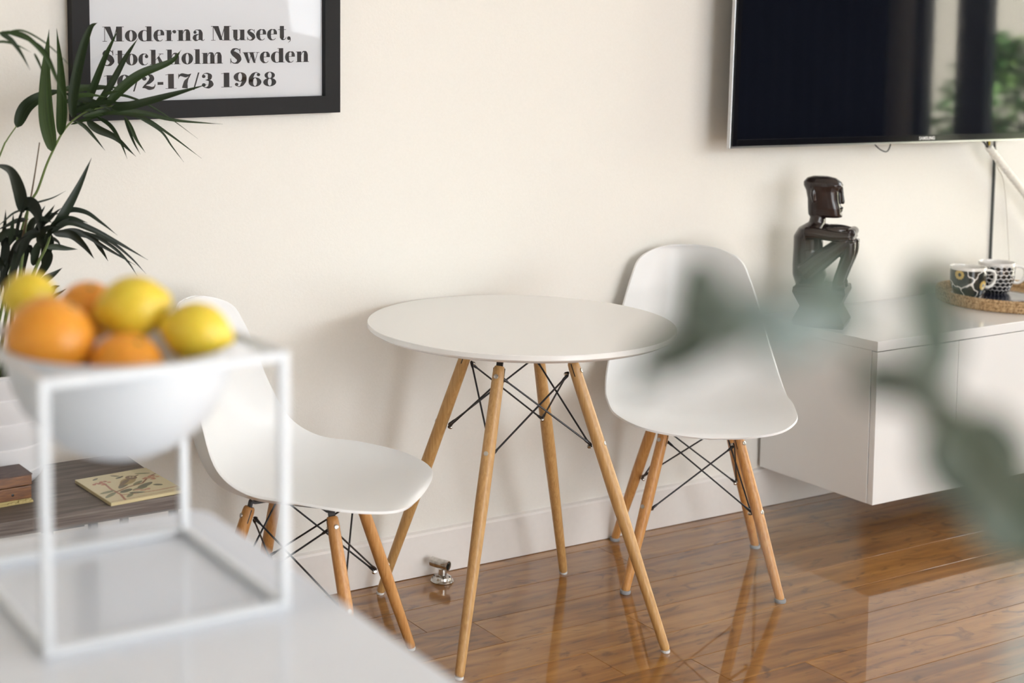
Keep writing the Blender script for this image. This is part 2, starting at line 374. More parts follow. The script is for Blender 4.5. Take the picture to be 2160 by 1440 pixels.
def chair(loc, heading, label, glide, m_wood):
    ch = thing('shell_chair', loc, label, 'chair', 'white shell chairs at the round table', heading-PI/2)
    bm = shell_bm(); bmesh.ops.recalc_face_normals(bm, faces=bm.faces)
    me = bpy.data.meshes.new('shell'); bm.to_mesh(me); bm.free()
    up = sum(p.normal.z*p.area for p in me.polygons if abs(p.center.y) < .15 and p.center.z < .45)
    sh = finish('seat_shell', me, M_plastic, ch)
    so = sh.modifiers.new('thickness', 'SOLIDIFY'); so.thickness = .0055; so.offset = -1 if up > 0 else 1; so.use_rim = True
    bv = sh.modifiers.new('soft_rim', 'BEVEL'); bv.width = .0022; bv.segments = 3; bv.limit_method = 'ANGLE'; bv.angle_limit = math.radians(50)
    axs = []
    for su, sv in ((1, 1), (-1, 1), (-1, -1), (1, -1)):
        def P(z): s = 1-(1-.509)*z/.3651; return (su*.1843*s, sv*.1915*s+.0252, z)
        axs.append((P(0), P(.386)))
    underframe(ch, axs, .386, .3651, .2044, (.0105, .0142, .0132), .0021, m_wood, glide, .3945, .72)
    bm = bmesh.new()
    for s in (-1, 1): add_tube(bm, [(s*.062, -.045, .3945), (s*.062, .10, .3945)], .0045, 10)
    for yy in (-.042, .092): add_tube(bm, [(-.062, yy, .3945), (.062, yy, .3945)], .0045, 10)
    from_bm('seat_support', bm, M_black, ch)
    for s in (-1, 1):
        for yy in (-.042, .092): lathe('shock_mount', [(0, .3955), (.017, .3955), (.017, .3975), (.014, .3995), (0, .3995)], M_black, ch, 20, c=(s*.062, yy, 0))
    return ch
chair((1.4756, -.3282, 0), -.8338, 'white shell chair left of the round table, turned to the right', 'glide', M_wood2)
chair((2.6868, -.2622, 0), -2.2070, 'white shell chair right of the round table, facing the camera, with grey felt feet', 'felt', M_wood2)

# ---------------------------------------------------------------- floating media cabinet
cb = thing('media_cabinet', (3.1865, 0, .1255), 'low white floating media cabinet under the television', 'cabinet')
CXR = 5.16-3.1865; Z1 = .5691-.1255
box('top_panel', (-.0015, CXR, -.401, 0.0115, Z1-.027, Z1), M_gloss, cb, .0012)
box('side_panel', (0, .018, -.380, -.0005, 0, Z1-.0275), M_gloss, cb, .0008)
box('side_panel', (CXR-.018, CXR, -.380, -.0005, 0, Z1-.0275), M_gloss, cb, .0008)
box('bottom_panel', (.0185, CXR-.0185, -.380, -.0005, 0, .018), M_gloss, cb, .0008)
box('back_panel', (.0185, CXR-.0185, -.012, -.0005, .0185, Z1-.0275), M_gloss, cb, .0005)
xs = [0, .315, .945, 1.575, CXR]
for a, b in zip(xs, xs[1:]): box('door', (a+.0008, b-.0008, -.400, -.3822, 0, Z1-.0295), M_gloss, cb, .001)

# ---------------------------------------------------------------- television
tv = thing('television', (2.949, -.0905, 1.0680), 'large black flat television with slim silver edge mounted on wall', 'television')
tv.rotation_euler = (0, math.radians(1.1), math.radians(-1.15))
W_, H_ = 1.235, .71
M_bezel = mat('tv_bezel', (.005, .005, .007), .12, spec=.4)
M_screen = mat('tv_screen', (.004, .005, .009), .05, spec=.5)
M_silver = mat('silver_edge', (.55, .56, .57), .28, metal=1)
box('housing', (.05, W_-.05, .0115, .040, .02, H_-.02), M_black, tv, .004)
box('silver_frame', (0, W_, -.0015, .011, 0, H_), M_silver, tv, .001)
bm = bmesh.new()
for b in ((.005, .022, .006, H_-.004), (W_-.022, W_-.005, .006, H_-.004), (.022, W_-.022, .006, .024), (.022, W_-.022, H_-.022, H_-.004)):
    add_box(bm, b[0], b[1], -.0060, -.0015, b[2], b[3], .0006, 1)
from_bm('bezel', bm, M_bezel, tv)
box('screen', (.022, W_-.022, -.0045, -.0017, .024, H_-.022), M_screen, tv, .0003)
fc = bpy.data.curves.new('logo', 'FONT'); fc.body = 'SAMSUNG'; fc.size = .0135; fc.extrude = .0003; fc.offset = .0002; fc.align_x = 'CENTER'; fc.space_character = 1.08
M_logo = mat('logo_silver', (.8, .8, .8), .4)
t_ = bpy.data.objects.new('t_', fc); COL.objects.link(t_); lme = bpy.data.meshes.new_from_object(t_); bpy.data.objects.remove(t_)
lg = bpy.data.objects.new('logo', lme); COL.objects.link(lg); lg.parent = tv; lme.materials.clear(); lme.materials.append(M_logo)
lg.location = (.752, -.0064, .0105); lg.rotation_euler = (PI/2, 0, 0)
box('wall_mount', (.35, .85, .0405, .100, .2, .5), M_black, tv, .002)
tag(tube('cable', spline([(3.525, -.055, 1.085), (3.545, -.058, 1.055), (3.575, -.06, 1.034), (3.605, -.058, 1.034), (3.628, -.055, 1.085)], 8), .0018, M_black), 'thin black cable loop hanging below the television', 'cable')
# spiral-wrapped bundle
M_wrap = mat('white_spiral_wrap', (.80, .78, .72), .4)
pth = spline([(4.058, -.045, 1.026), (4.10, -.044, .990), (4.16, -.042, .940), (4.236, -.040, .877), (4.32, -.034, .800), (4.39, -.030, .70), (4.41, -.030, .5705)], 40)
cd = thing('wrapped_cable', pth[0], 'bundle of cables in white spiral wrap slanting down from television', 'cable')
bm = bmesh.new(); Lg = 0; rad = []
for i, p in enumerate(pth):
    if i: Lg += (p-pth[i-1]).length
    ph = (Lg/.019) % 1; rad.append(.0106+.0018*ph if ph > .12 else .0082)
add_tube(bm, [p-pth[0] for p in pth], rad, 16); from_bm('spiral_wrap', bm, M_wrap, cd, sharp=20)
b0 = Vector(pth[0])
for nm, q, mm in (('black_wire', (-.045, -.002, .022), M_black), ('black_wire', (-.012, .002, .03), M_black), ('yellow_wire', (.0, -.006, .028), mat('yellow_wire', (.65, .50, .03), .4))):
    tube(nm, spline([Vector((.004, 0, -.008))+Vector(q)*.05, Vector(q)*.5+Vector((.002, 0, .002)), Vector(q)], 5), .0032, mm, cd)
tag(tube('thin_cable', spline([(4.125, -.02, 1.05), (4.135, -.018, 1.0), (4.150, -.012, .955), (4.20, -.005, .88), (4.25, -.0035, .5725)], 8), .002, M_wrap), 'thin pale cable hanging down beside the white wrapped cables', 'cable')

# ---------------------------------------------------------------- framed poster
pf = thing('framed_poster', (1.098, .011, 1.2), 'black framed exhibition poster hanging above the palm', 'framed poster')
PW, PH = .673, .62
bm = bmesh.new()
def mitre(bm, q):
    a = [bm.verts.new((x, -.031, z)) for x, z in q]; b = [bm.verts.new((x, -.001, z)) for x, z in q]
    bm.faces.new(a); bm.faces.new(b[::-1])
    for k in range(4): bm.faces.new((a[k], b[k], b[(k+1) % 4], a[(k+1) % 4]))
w = .0405
for q in (((0, 0), (PW, 0), (PW-w, w), (w, w)), ((PW, 0), (PW, PH), (PW-w, PH-w), (PW-w, w)), ((PW, PH), (0, PH), (w, PH-w), (PW-w, PH-w)), ((0, PH), (0, 0), (w, w), (w, PH-w))): mitre(bm, q)
from_bm('frame', bm, M_frame, pf, False)
box('backing', (w-.004, PW-w+.004, -.010, -.002, w-.004, PH-w+.004), M_frame, pf, 0)
ps = box('poster', (w-.002, PW-w+.002, -.0140, -.0105, w-.002, PH-w+.002), M_poster, pf, 0)
# acrylic pane, slightly bowed as cheap acrylic is
nx, nz = 40, 40; bm = bmesh.new(); G = []
for j in range(nz+1):
    G.append([bm.verts.new((w-.002+(PW-2*w+.004)*i/nx, -.0195-.003*math.sin(PI*i/nx)*math.sin(PI*j/nz), w-.002+(PH-2*w+.004)*j/nz)) for i in range(nx+1)])
for j in range(nz):
    for i in range(nx): bm.faces.new((G[j][i], G[j][i+1], G[j+1][i+1], G[j+1][i]))
gp = from_bm('glass_pane', bm, M_glass, pf)

# fat-face lettering drawn as flat outlines
def gl_new(): return []
def q_(P, *pts): P.append(list(pts))
def rect(P, x0, y0, x1, y1): q_(P, (x0, y0), (x1, y0), (x1, y1), (x0, y1))
def stroke(P, pts, ws, n=8):
    c = spline([(a, b, 0) for a, b in pts], n); k = len(pts)-1; W = []
    for i in range(len(c)):
        t = i/n; j = min(int(t), k-1); s = t-j; s = s*s*(3-2*s); W.append(ws[j]*(1-s)+ws[j+1]*s)
    L_, R_ = [], []
    for (i, p), (t, _, _) in zip(enumerate(c), frames(c)):
        nn = Vector((-t.y, t.x, 0))*W[i]/2; L_.append(p+nn); R_.append(p-nn)
    for i in range(len(c)-1): q_(P, tuple(R_[i][:2]), tuple(R_[i+1][:2]), tuple(L_[i+1][:2]), tuple(L_[i][:2]))
def ring(P, cx, cy, rx, ry, ix, iy, a0=0, a1=360, n=36):
    for i in range(n):
        a, b = math.radians(a0+(a1-a0)*i/n), math.radians(a0+(a1-a0)*(i+1)/n)
        q_(P, (cx+ix*math.cos(a), cy+iy*math.sin(a)), (cx+rx*math.cos(a), cy+ry*math.sin(a)), (cx+rx*math.cos(b), cy+ry*math.sin(b)), (cx+ix*math.cos(b), cy+iy*math.sin(b)))
def ball(P, x, y, r_):
    P.append([(x+r_*math.cos(2*PI*k/16), y+r_*math.sin(2*PI*k/16)) for k in range(16)])
HL = .035
def glyph(ch):
    P = []; R = lambda *a: rect(P, *a); S = lambda *a: stroke(P, *a)
    if ch == 'M':
        R(0, 0, .30, HL); R(.125, 0, .165, 1); R(0, 1-HL, .5, 1); q_(P, (.13, 1), (.52, 1), (.80, .02), (.60, .02)); q_(P, (.66, .02), (.70, .02), (1.0, 1), (.94, 1))
        R(.90, 0, 1.28, 1); R(.78, 0, 1.40, HL); R(.94, 1-HL, 1.40, 1); return P, 1.42
    if ch == 'o': ring(P, .40, .37, .40, .39, .11, .345); return P, .82
    if ch == 'O': ring(P, .42, .5, .42, .515, .12, .465); return P, .86
    if ch == 'd':
        ring(P, .40, .37, .40, .39, .11, .345, 70, 290); S([(.5, .735), (.58, .68), (.62, .6)], [.04, .05, .04]); S([(.5, .005), (.58, .06), (.62, .15)], [.04, .05, .04])
        R(.58, 0, .90, 1); R(.48, 1-HL, .7, 1); R(.7, 0, 1.0, HL); return P, 1.0
    if ch in 'ec':
        S([(.60, .12), (.52, .03), (.40, -.0), (.24, .06), (.15, .22), (.13, .38), (.16, .55), (.26, .70), (.40, .74)], [.03, .04, .05, .16, .26, .29, .25, .12, .04])
        if ch == 'e': R(.13, .385, .70, .42); S([(.40, .74), (.53, .68), (.58, .55), (.585, .40)], [.04, .16, .24, .25]); return P, .74
        S([(.40, .74), (.52, .71), (.58, .62)], [.04, .05, .06]); ball(P, .53, .56, .115); return P, .70
    if ch == 'r':
        R(.09, 0, .39, .74); R(0, 0, .50, HL); R(0, .74-HL, .2, .74); S([(.39, .45), (.46, .63), (.60, .73)], [.03, .04, .05]); ball(P, .62, .625, .115); return P, .76
    if ch in 'nhm':
        top = 1 if ch == 'h' else .74
        R(.09, 0, .39, top); R(0, 0, .47, HL); R(0, top-HL, .2, top)
        for k in range(2 if ch == 'm' else 1):
            x = .5*k
            S([(.39+x, .50), (.47+x, .68), (.60+x, .735), (.70+x, .66), (.735+x, .5)], [.03, .05, .10, .24, .30]); R(.585+x, 0, .885+x, .52); R(.51+x, 0, .97+x, HL)
        return P, 1.0 + (.5 if ch == 'm' else 0)
    if ch == 'u':
        R(.09, .17, .39, .74); R(0, .74-HL, .2, .74); S([(.24, .19), (.30, .06), (.42, .01), (.54, .07), (.60, .22)], [.30, .2, .06, .04, .03])
        R(.58, 0, .88, .74); R(.49, .74-HL, .7, .74); R(.7, 0, .97, HL); return P, .98
    if ch == 'a':
        ball(P, .17, .575, .105); S([(.10, .60), (.2, .72), (.36, .74), (.52, .66), (.56, .5), (.56, .3), (.56, .04)], [.03, .04, .05, .2, .28, .28, .28])
        S([(.44, .43), (.28, .40), (.17, .30), (.14, .19), (.20, .06), (.32, .02), (.44, .1)], [.03, .1, .22, .27, .18, .06, .03]); S([(.6, .06), (.74, .01), (.83, .10)], [.1, .04, .03]); return P, .85
    if ch in 'sS':
        k = 1.35 if ch == 'S' else 1
        pts = [(.56, .58), (.50, .69), (.34, .745), (.20, .68), (.16, .57), (.26, .47), (.42, .35), (.50, .21), (.44, .06), (.27, -.0), (.12, .07), (.07, .18)]
        ws = [.03, .04, .05, .14, .2, .27, .30, .26, .14, .05, .04, .03]
        stroke(P, [(a*k, b*k) for a, b in pts], [b*k for b in ws]); rect(P, .54*k, .5*k, .575*k, .75*k); rect(P, .05*k, 0, .085*k, .25*k); return P, .66*k
    if ch == 't':
        R(.13, .15, .43, .98); R(0, .705, .58, .74); S([(.28, .18), (.32, .06), (.42, .01), (.54, .08), (.58, .2)], [.30, .18, .06, .04, .03]); return P, .60
    if ch == 'k':
        R(.09, 0, .39, 1); R(0, 0, .47, HL); R(0, 1-HL, .2, 1); q_(P, (.39, .30), (.39, .34), (.74, .74), (.79, .74)); R(.60, .74-HL, .92, .74)
        q_(P, (.50, .47), (.62, .58), (.98, 0), (.66, 0)); R(.56, 0, 1.04, HL); return P, 1.05
    if ch == 'l': R(.09, 0, .39, 1); R(0, 0, .47, HL); R(0, 1-HL, .2, 1); return P, .49
    if ch == 'w':
        for x in (0, .42): q_(P, (x+.05, .74), (x+.35, .74), (x+.50, 0), (x+.36, 0)); q_(P, (x+.40, 0), (x+.44, 0), (x+.68, .74), (x+.64, .74))
        R(0, .74-HL, .90, .74); R(.96, .74-HL, 1.2, .74); return P, 1.2
    if ch == '1': R(.16, 0, .50, 1); R(0, 0, .66, HL); S([(.0, .94), (.10, .955), (.2, 1-HL/2)], [.03, .03, .04]); return P, .70
    if ch == '2':
        ball(P, .18, .72, .13); S([(.06, .76), (.14, .92), (.36, .985), (.58, .86), (.60, .68), (.46, .48), (.26, .32), (.08, .14)], [.03, .04, .05, .24, .30, .22, .10, .04])
        S([(.06, .10), (.24, .16), (.46, .08), (.66, .08), (.78, .20), (.80, .34)], [.04, .2, .25, .17, .06, .03]); return P, .86
    if ch == '3':
        ball(P, .17, .78, .11); S([(.08, .84), (.22, .97), (.42, .97), (.54, .82), (.52, .65), (.42, .55), (.28, .535)], [.03, .04, .1, .26, .24, .08, .03])
        S([(.28, .535), (.48, .50), (.58, .38), (.60, .22), (.48, .05), (.28, .015), (.08, .14)], [.03, .1, .24, .32, .2, .05, .03]); ball(P, .17, .2, .12); return P, .80
    if ch == '/': q_(P, (0, -.12), (.09, -.12), (.40, 1.06), (.31, 1.06)); return P, .44
    if ch == '-': R(.04, .28, .38, .47); return P, .46
    if ch == '7': S([(.02, .72), (.10, .88), (.26, .92), (.46, .86), (.66, .90), (.78, .99)], [.03, .12, .22, .24, .12, .03]); S([(.78, .98), (.62, .72), (.46, .42), (.40, .01)], [.03, .08, .24, .34]); R(.02, .66, .05, 1.0); return P, .84
    if ch in '69':
        ring(P, .42, .31, .40, .325, .12, .28, n=30); S([(.16, .32), (.17, .56), (.28, .82), (.46, .975), (.64, .93)], [.28, .28, .2, .05, .03]); ball(P, .64, .82, .11)
        if ch == '9': P = [[(.84-x, 1-y_) for x, y_ in p] for p in P]
        return P, .88
    if ch == '8': ring(P, .42, .76, .33, .245, .12, .205, n=28); ring(P, .42, .28, .41, .295, .12, .255, n=28); return P, .86
    if ch == ',': ball(P, .14, .11, .13); S([(.24, .10), (.24, -.06), (.08, -.22)], [.06, .05, .02]); return P, .34
    return P, .34
def text_line(bm, s, x0, x1, zb, cap):
    x = 0; polys = []
    for ch in s:
        P, adv = glyph(ch); polys += [[(a+x, b) for a, b in p] for p in P]; x += adv+.045
    xs = [a for p in polys for a, _ in p]; k = (x1-x0)/(max(xs)-min(xs)); mn = min(xs)
    for p in polys:
        try: bm.faces.new([bm.verts.new((x0+(a-mn)*k, -.0143, zb+b*cap)) for a, b in p])
        except ValueError: pass
bm = bmesh.new(); ox, oz = 1.098, 1.2
text_line(bm, 'Moderna Museet,', 1.174-ox, 1.646-ox, 1.3745-oz, .0330)
text_line(bm, 'Stockholm Sweden', 1.173-ox, 1.695-ox, 1.3215-oz, .0335)
text_line(bm, '1O/2-17/3 1968', 1.176-ox, 1.607-ox, 1.2665-oz, .0335)
for f_ in bm.faces:
    f_.normal_update()
    if f_.normal.y > 0: f_.normal_flip()
me = bpy.data.meshes.new('printed_text'); bm.to_mesh(me); bm.free(); finish('printed_text', me, M_ink, pf, False)

# ---------------------------------------------------------------- carved figure
M_ebony = mat('dark_carved_wood', (.03, .014, .011), .26, coat=.4, coat_r=.2)
noisy(M_ebony, 'Object', (22, 22, 3), 6, [(.3, (.008, .004, .004)), (.55, (.018, .009, .008)), (.8, (.036, .017, .013))], 4)
def loft(bm, rings):
    R_ = [[bm.verts.new(p) for p in r_] for r_ in rings]; n = len(R_[0])
    for A, B in zip(R_, R_[1:]):
        for k in range(n): bm.faces.new((A[k], A[(k+1) % n], B[(k+1) % n], B[k]))
    bm.faces.new(R_[0][::-1]); bm.faces.new(R_[-1])
def sup(cx, cy, z, a, b, e=1.0, n=24, dz=0):
    o = []
    for k in range(n):
        t = 2*PI*k/n; c, s = math.cos(t), math.sin(t)
        o.append((cx+a*math.copysign(abs(c)**e, c), cy+b*math.copysign(abs(s)**e, s), z+dz*c))
    return o
def hulltube(bm, pts, n=14, flat=1.0):
    """pts: (x,y,z,r)"""
    P = spline([p[:3] for p in pts], 5); rr = []
    for i in range(len(P)):
        t = i/5; j = min(int(t), len(pts)-2); s = t-j; rr.append(pts[j][3]*(1-s)+pts[j+1][3]*s)
    add_tube(bm, P, rr, n)
bm = bmesh.new()
# pedestal: square plan, hourglass sides
loft(bm, [[(h*i, h*k, z) for i, k in ((-1, -1), (1, -1), (1, 1), (-1, 1))] for h, z in ((.066, 0), (.0685, .012), (.050, .052), (.0685, .094), (.0665, .109))])
# trunk
loft(bm, [sup(-.034, 0, .105, .034, .040, .8), sup(-.034, 0, .135, .044, .048, .8), sup(-.038, 0, .165, .041, .046, .8), sup(-.040, 0, .21, .038, .047, .8), sup(-.040, 0, .245, .038, .056, .85), sup(-.032, 0, .268, .034, .054, .9), sup(-.018, 0, .285, .022, .028), sup(-.014, 0, .318, .019, .020)])
for s in (-1, 1):
    hulltube(bm, [(-.040, s*.038, .142, .029), (0, s*.040, .182, .026), (.048, s*.039, .226, .021), (.066, s*.038, .238, .018)])       # thigh
    hulltube(bm, [(.072, s*.038, .240, .018), (.070, s*.037, .205, .017), (.056, s*.034, .160, .015), (.044, s*.031, .120, .0145), (.048, s*.031, .107, .014)])  # shin
    hulltube(bm, [(.040, s*.028, .114, .011), (.062, s*.029, .113, .009)])                                                              # foot
    hulltube(bm, [(-.040, s*.052, .260, .019), (-.012, s*.056, .260, .0165), (.034, s*.052, .254, .0145), (.072, s*.044, .254, .0135)])  # arm
    hulltube(bm, [(.074, s*.040, .262, .0125), (.076, s*.010, .264, .012), (.076, -s*.012, .262, .011)])                                # folded forearm
    hulltube(bm, [(.010, s*.044, .266, .010), (.045, s*.028, .268, .010), (.080, s*.004, .264, .010)])
add_box(bm, -.008, .084, -.044, .044, .243, .252, .003)
# head
loft(bm, [sup(.002, 0, .300, .039, .020, .62), sup(.001, 0, .306, .043, .023, .62), sup(0, 0, .325, .044, .027, .7), sup(-.003, 0, .350, .042, .030, .75), sup(-.006, 0, .374, .044, .033, .8), sup(-.006, 0, .388, .051, .036, .85), sup(-.007, 0, .398, .050, .036, .85), sup(-.010, 0, .409, .038, .028, .9), sup(-.012, 0, .414, .020, .015, .95)])
for s in (-1, 1):
    hulltube(bm, [(.008, s*.030, .392, .004), (.030, s*.026, .391, .0045), (.042, s*.010, .389, .005)], 10)    # brow ridge
    hulltube(bm, [(-.026, s*.029, .385, .004), (-.028, s*.031, .365, .006), (-.024, s*.029, .345, .004)], 10)  # ear
    hulltube(bm, [(.026, s*.0205, .374, .004), (.034, s*.0175, .373, .004)], 8)                                 # eye
hulltube(bm, [(.043, 0, .386, .004), (.045, 0, .365, .0045), (.047, 0, .345, .006), (.044, 0, .341, .004)], 10)  # nose
hulltube(bm, [(.042, -.008, .327, .003), (.046, 0, .328, .0035), (.042, .008, .327, .003)], 8); hulltube(bm, [(.042, -.007, .320, .003), (.045, 0, .320, .0035), (.042, .007, .320, .003)], 8)
hulltube(bm, [(.040, -.006, .307, .006), (.042, 0, .306, .006), (.040, .006, .307, .006)], 8)
me = bpy.data.meshes.new('carved_figure'); bmesh.ops.recalc_face_normals(bm, faces=bm.faces); bm.to_mesh(me); bm.free()
st = finish('carved_figure', me, M_ebony, None)
st.location = (3.245, -.155, .5695); st.rotation_euler = (0, 0, math.radians(-56))
rm = st.modifiers.new('fuse', 'REMESH'); rm.mode = 'VOXEL'; rm.voxel_size = .0022; rm.use_smooth_shade = True
sm = st.modifiers.new('soften', 'SMOOTH'); sm.factor = .5; sm.iterations = 2
tag(st, 'dark carved wooden seated figure with arms folded on its knees on the white cabinet', 'sculpture')

# ---------------------------------------------------------------- woven tray, plate, mugs
M_rope = mat('seagrass', (.42, .28, .14), .8)
noisy(M_rope, 'Object', (1, 1, 1), 150, [(.3, (.22, .125, .05)), (.5, (.46, .30, .15)), (.75, (.66, .47, .27))], 3)
TCX, TCY, TR_ = 3.994, -.190, .208
tr = thing('woven_tray', (TCX, TCY, .5695), 'round woven seagrass tray holding two mugs on the white cabinet', 'tray')
def braid(bm, R_, z, r_, cnt, ph, n=8):
    M = cnt*6; rings = []
    for i in range(M):
        t = 2*PI*i/M; w = r_*(.78+.26*abs(math.sin(cnt*t/2+ph))); rings.append([bm.verts.new(((R_+w*math.cos(2*PI*k/n))*math.cos(t+.012*math.sin(2*PI*k/n)), (R_+w*math.cos(2*PI*k/n))*math.sin(t+.012*math.sin(2*PI*k/n)), z+w*1.05*math.sin(2*PI*k/n))) for k in range(n)])
    for i in range(M):
        for k in range(n): bm.faces.new((rings[i][k], rings[i][(k+1) % n], rings[(i+1) % M][(k+1) % n], rings[(i+1) % M][k]))
for k in range(4):
    bm = bmesh.new(); braid(bm, TR_-.006, .0052+.0083*k, .0056, 150, k*PI/2); from_bm('rim_coil', bm, M_rope, tr, sharp=80)
bm = bmesh.new(); R_ = TR_-.018; k = 0
while R_ > .01: braid(bm, R_, .0068, .0056, max(8, int(150*R_/.21)), k*PI/2, 6); R_ -= .0105; k += 1
from_bm('woven_base', bm, M_rope, tr, sharp=80)
M_navy = mat('navy_plate', (.012, .014, .032), .18, coat=.5)
zt = .5695+.0150
pl = lathe('plate', [(0, 0), (.070, 0), (.075, .0015), (.112, .0045), (.114, .006), (.111, .0068), (.074, .0035), (0, .003)], M_navy, None, 72, c=(0, 0, 0)); pl.location = (3.945, -.165, zt)
tag(pl, 'flat dark navy plate under the two mugs on the woven tray', 'plate')
zp = zt+.0038
def mug_mesh():
    bm = bmesh.new(); o = [(.0, .0), (.024, .0), (.028, .0015), (.0375, .012), (.0435, .028), (.0465, .045), (.0475, .0865), (.0470, .088), (.0455, .0875), (.0445, .083), (.0435, .046), (.0405, .030), (.034, .015), (.022, .007), (0, .006)]
    dense = []
    for a, b in zip(o, o[1:]):
        m_ = max(1, int(math.hypot(b[0]-a[0], b[1]-a[1])/.0012)); dense += [(a[0]+(b[0]-a[0])*i/m_, a[1]+(b[1]-a[1])*i/m_) for i in range(m_)]
    dense.append(o[-1]); return lathe_bm(dense, 192, bm)
M_mug = paint_mat('glazed_print', .15, .5); M_porc = mat('white_porcelain', (.80, .79, .76), .15, coat=.5)
def outside(co): r_ = np.hypot(co[:, 0], co[:, 1]); z = co[:, 2]; return (z < .0795) & (r_ > np.interp(z, [0, .012, .028, .045, .0865], [.0235, .0368, .0428, .0458, .0468]))
def mug(loc, rz, label, fn):
    mg = thing('mug', loc, label, 'mug', None, rz); mg.scale = (1.07,)*3
    body = from_bm('cup', mug_mesh(), M_mug, mg, sharp=70); paint(body, fn)
    hp = spline([(.0455, 0, .074), (.058, 0, .0755), (.072, 0, .070), (.0755, 0, .055), (.070, 0, .038), (.058, 0, .0285), (.0445, 0, .030)], 6)
    tube('handle', hp, [.0052]*3+[.0042]*(len(hp)-6)+[.0052]*3, M_porc, mg, 12)
def petals(co):
    a = np.arctan2(co[:, 1], co[:, 0])*.046; z = co[:, 2]; c = np.tile((.80, .78, .74), (len(co), 1))
    m0 = outside(co); big = np.zeros(len(co), bool); yel = big.copy(); core = big.copy()
    F_ = []
    for ca, cz, R_, fl in ((-.116, .068, .034, 1), (-.047, .040, .036, 1), (-.084, .016, .024, 0), (-.012, .070, .024, 0), (-.080, .078, .020, 0), (.030, .045, .034, 1), (.080, .066, .032, 1), (.112, .022, .030, 0), (-.128, .016, .020, 0), (.0, .010, .02, 0)):
        D = np.full(len(co), 9.)
        for w in (-1, 0, 1):
            dx = a-ca+w*2*PI*.046; dz = z-cz; t = np.arctan2(dz, dx); d = np.hypot(dx, dz)
            D = np.minimum(D, d/(R_*(.84+.13*np.cos(5*t+ca*90))))
            if fl: yel |= d < .0130+.0006*np.cos(11*t); core |= np.hypot(dx*1.1-.001, (dz)*.85) < .0045
        F_.append(D)
    F_ = np.sort(np.array(F_), axis=0); big = (F_[1]-F_[0] > .13) & (F_[0] < 1.5)
    c[m0 & big] = (.022, .026, .024); c[m0 & yel] = (.56, .40, .13); c[m0 & core] = (.03, .035, .035); return c
def beads(co):
    a = np.arctan2(co[:, 1], co[:, 0]); z = co[:, 2]; c = np.tile((.80, .78, .76), (len(co), 1)); m0 = outside(co)
    rowi = np.floor(z/.0112).astype(int); zz = z/.0112-rowi-.5; aa = a/(2*PI)*19+.5*(rowi % 2); aa = aa-np.floor(aa)-.5
    c[m0 & ((np.abs(aa)/.50)**1.5+(np.abs(zz)/.52)**1.5 < 1)] = (.012, .012, .014); c[m0 & (np.abs(np.cos(a/2)) > .985)] = (.80, .78, .76); return c
vr = math.atan2(-.450, .893)
mug((3.855, -.150, zp), vr, 'mug with a black petal print and yellow centres, left one on the woven tray', petals)
mug((4.003, -.135, zp), vr-.15, 'mug with rows of black beads on white, right one on the woven tray', beads)

# ---------------------------------------------------------------- capped gas or water point on the floor
vv = thing('pipe_outlet', (2.052, -.050, 0), 'worn chrome pipe outlet on a round flange standing on the floor by the baseboard', 'pipe fitting')
lathe('flange', [(0, .0005), (.0285, .0005), (.0295, .003), (.0275, .0065), (.0245, .008), (.0235, .0115), (.0228, .0135), (.018, .0165), (.0125, .0185), (0, .019)], M_chrome, vv, 48)
lathe('neck', [(0, .018), (.0115, .018), (.0115, .034), (.010, .036), (0, .036)], M_chrome, vv, 32)
d = Vector((.42, -.90, -.05)).normalized(); c0 = Vector((-.004, .004, .0455)); bm = bmesh.new()
lathe_bm([(0, -.026), (.0112, -.026), (.0125, -.0245), (.0125, .006), (.0132, .0065), (.0132, .0235), (.0127, .0245), (.0102, .0245), (.0098, .023), (.0096, .004), (0, .004)], 40, bm)
bmesh.ops.transform(bm, matrix=Matrix.Translation(c0) @ d.to_track_quat('Z', 'Y').to_matrix().to_4x4(), verts=bm.verts); from_bm('pipe_head', bm, M_chrome, vv)
disc('socket_bore', c0+d*.0045, d, .0094, .0004, M_black, vv)
for a in (2.6, 5.3): disc('screw', (.0195*math.cos(a), .0195*math.sin(a), .0152), (.25*math.cos(a), .25*math.sin(a), 1), .003, .0008, M_black, vv, 12)

# ---------------------------------------------------------------- low bench with tile, box, palm
M_bench = mat('grey_oak', (.17, .135, .115), .5)
no = noisy(M_bench, 'Object', (1.5, 26, 60), 5, [(.25, (.045, .034, .029)), (.5, (.115, .092, .080)), (.78, (.21, .18, .16))], 8, .4); bump(M_bench, no.outputs[0], .25)
be = thing('low_bench', (.5, -.24, 0), 'low bench with a grey wood-grain top and black metal legs against the wall', 'bench')
box('bench_top', (-.30, .681, -.165, .165, .430, .46), M_bench, be, .0012)
for x in (-.26, .484, .658):
    box('leg', (x, x+.016, -.155, -.139, .0003, .4298), M_black, be, .001)
for x in (-.26, .484, .658):
    box('leg', (x, x+.016, .12, .136, .0003, .4298), M_black, be, .001)
for x in (-.2, .38): box('bracket', (x, x+.09, -.160, -.115, .4255, .4297), M_black, be, .001)
BZ = .4603
M_tile = paint_mat('painted_glaze', .22, .3); M_bisque = mat('cream_clay', (.55, .47, .27), .6)
TS_ = 1
ti = thing('painted_tile', (1.0985, -.316, BZ), 'cream rectangular ceramic tile painted with a bird on a flowering branch lying on the bench', 'tile', None, math.radians(4))
box('tile_body', (-.0825, .0825, -.0885, .0885, 0, .0068), M_bisque, ti, .001)
nx, ny = 220, 236; bm = bmesh.new(); G = [[bm.verts.new((-.082+.164*i/nx, -.088+.176*j/ny, .0071)) for i in range(nx+1)] for j in range(ny+1)]
for j in range(ny):
    for i in range(nx): bm.faces.new((G[j][i], G[j][i+1], G[j+1][i+1], G[j+1][i]))
gz = from_bm('painted_face', bm, M_tile, ti)
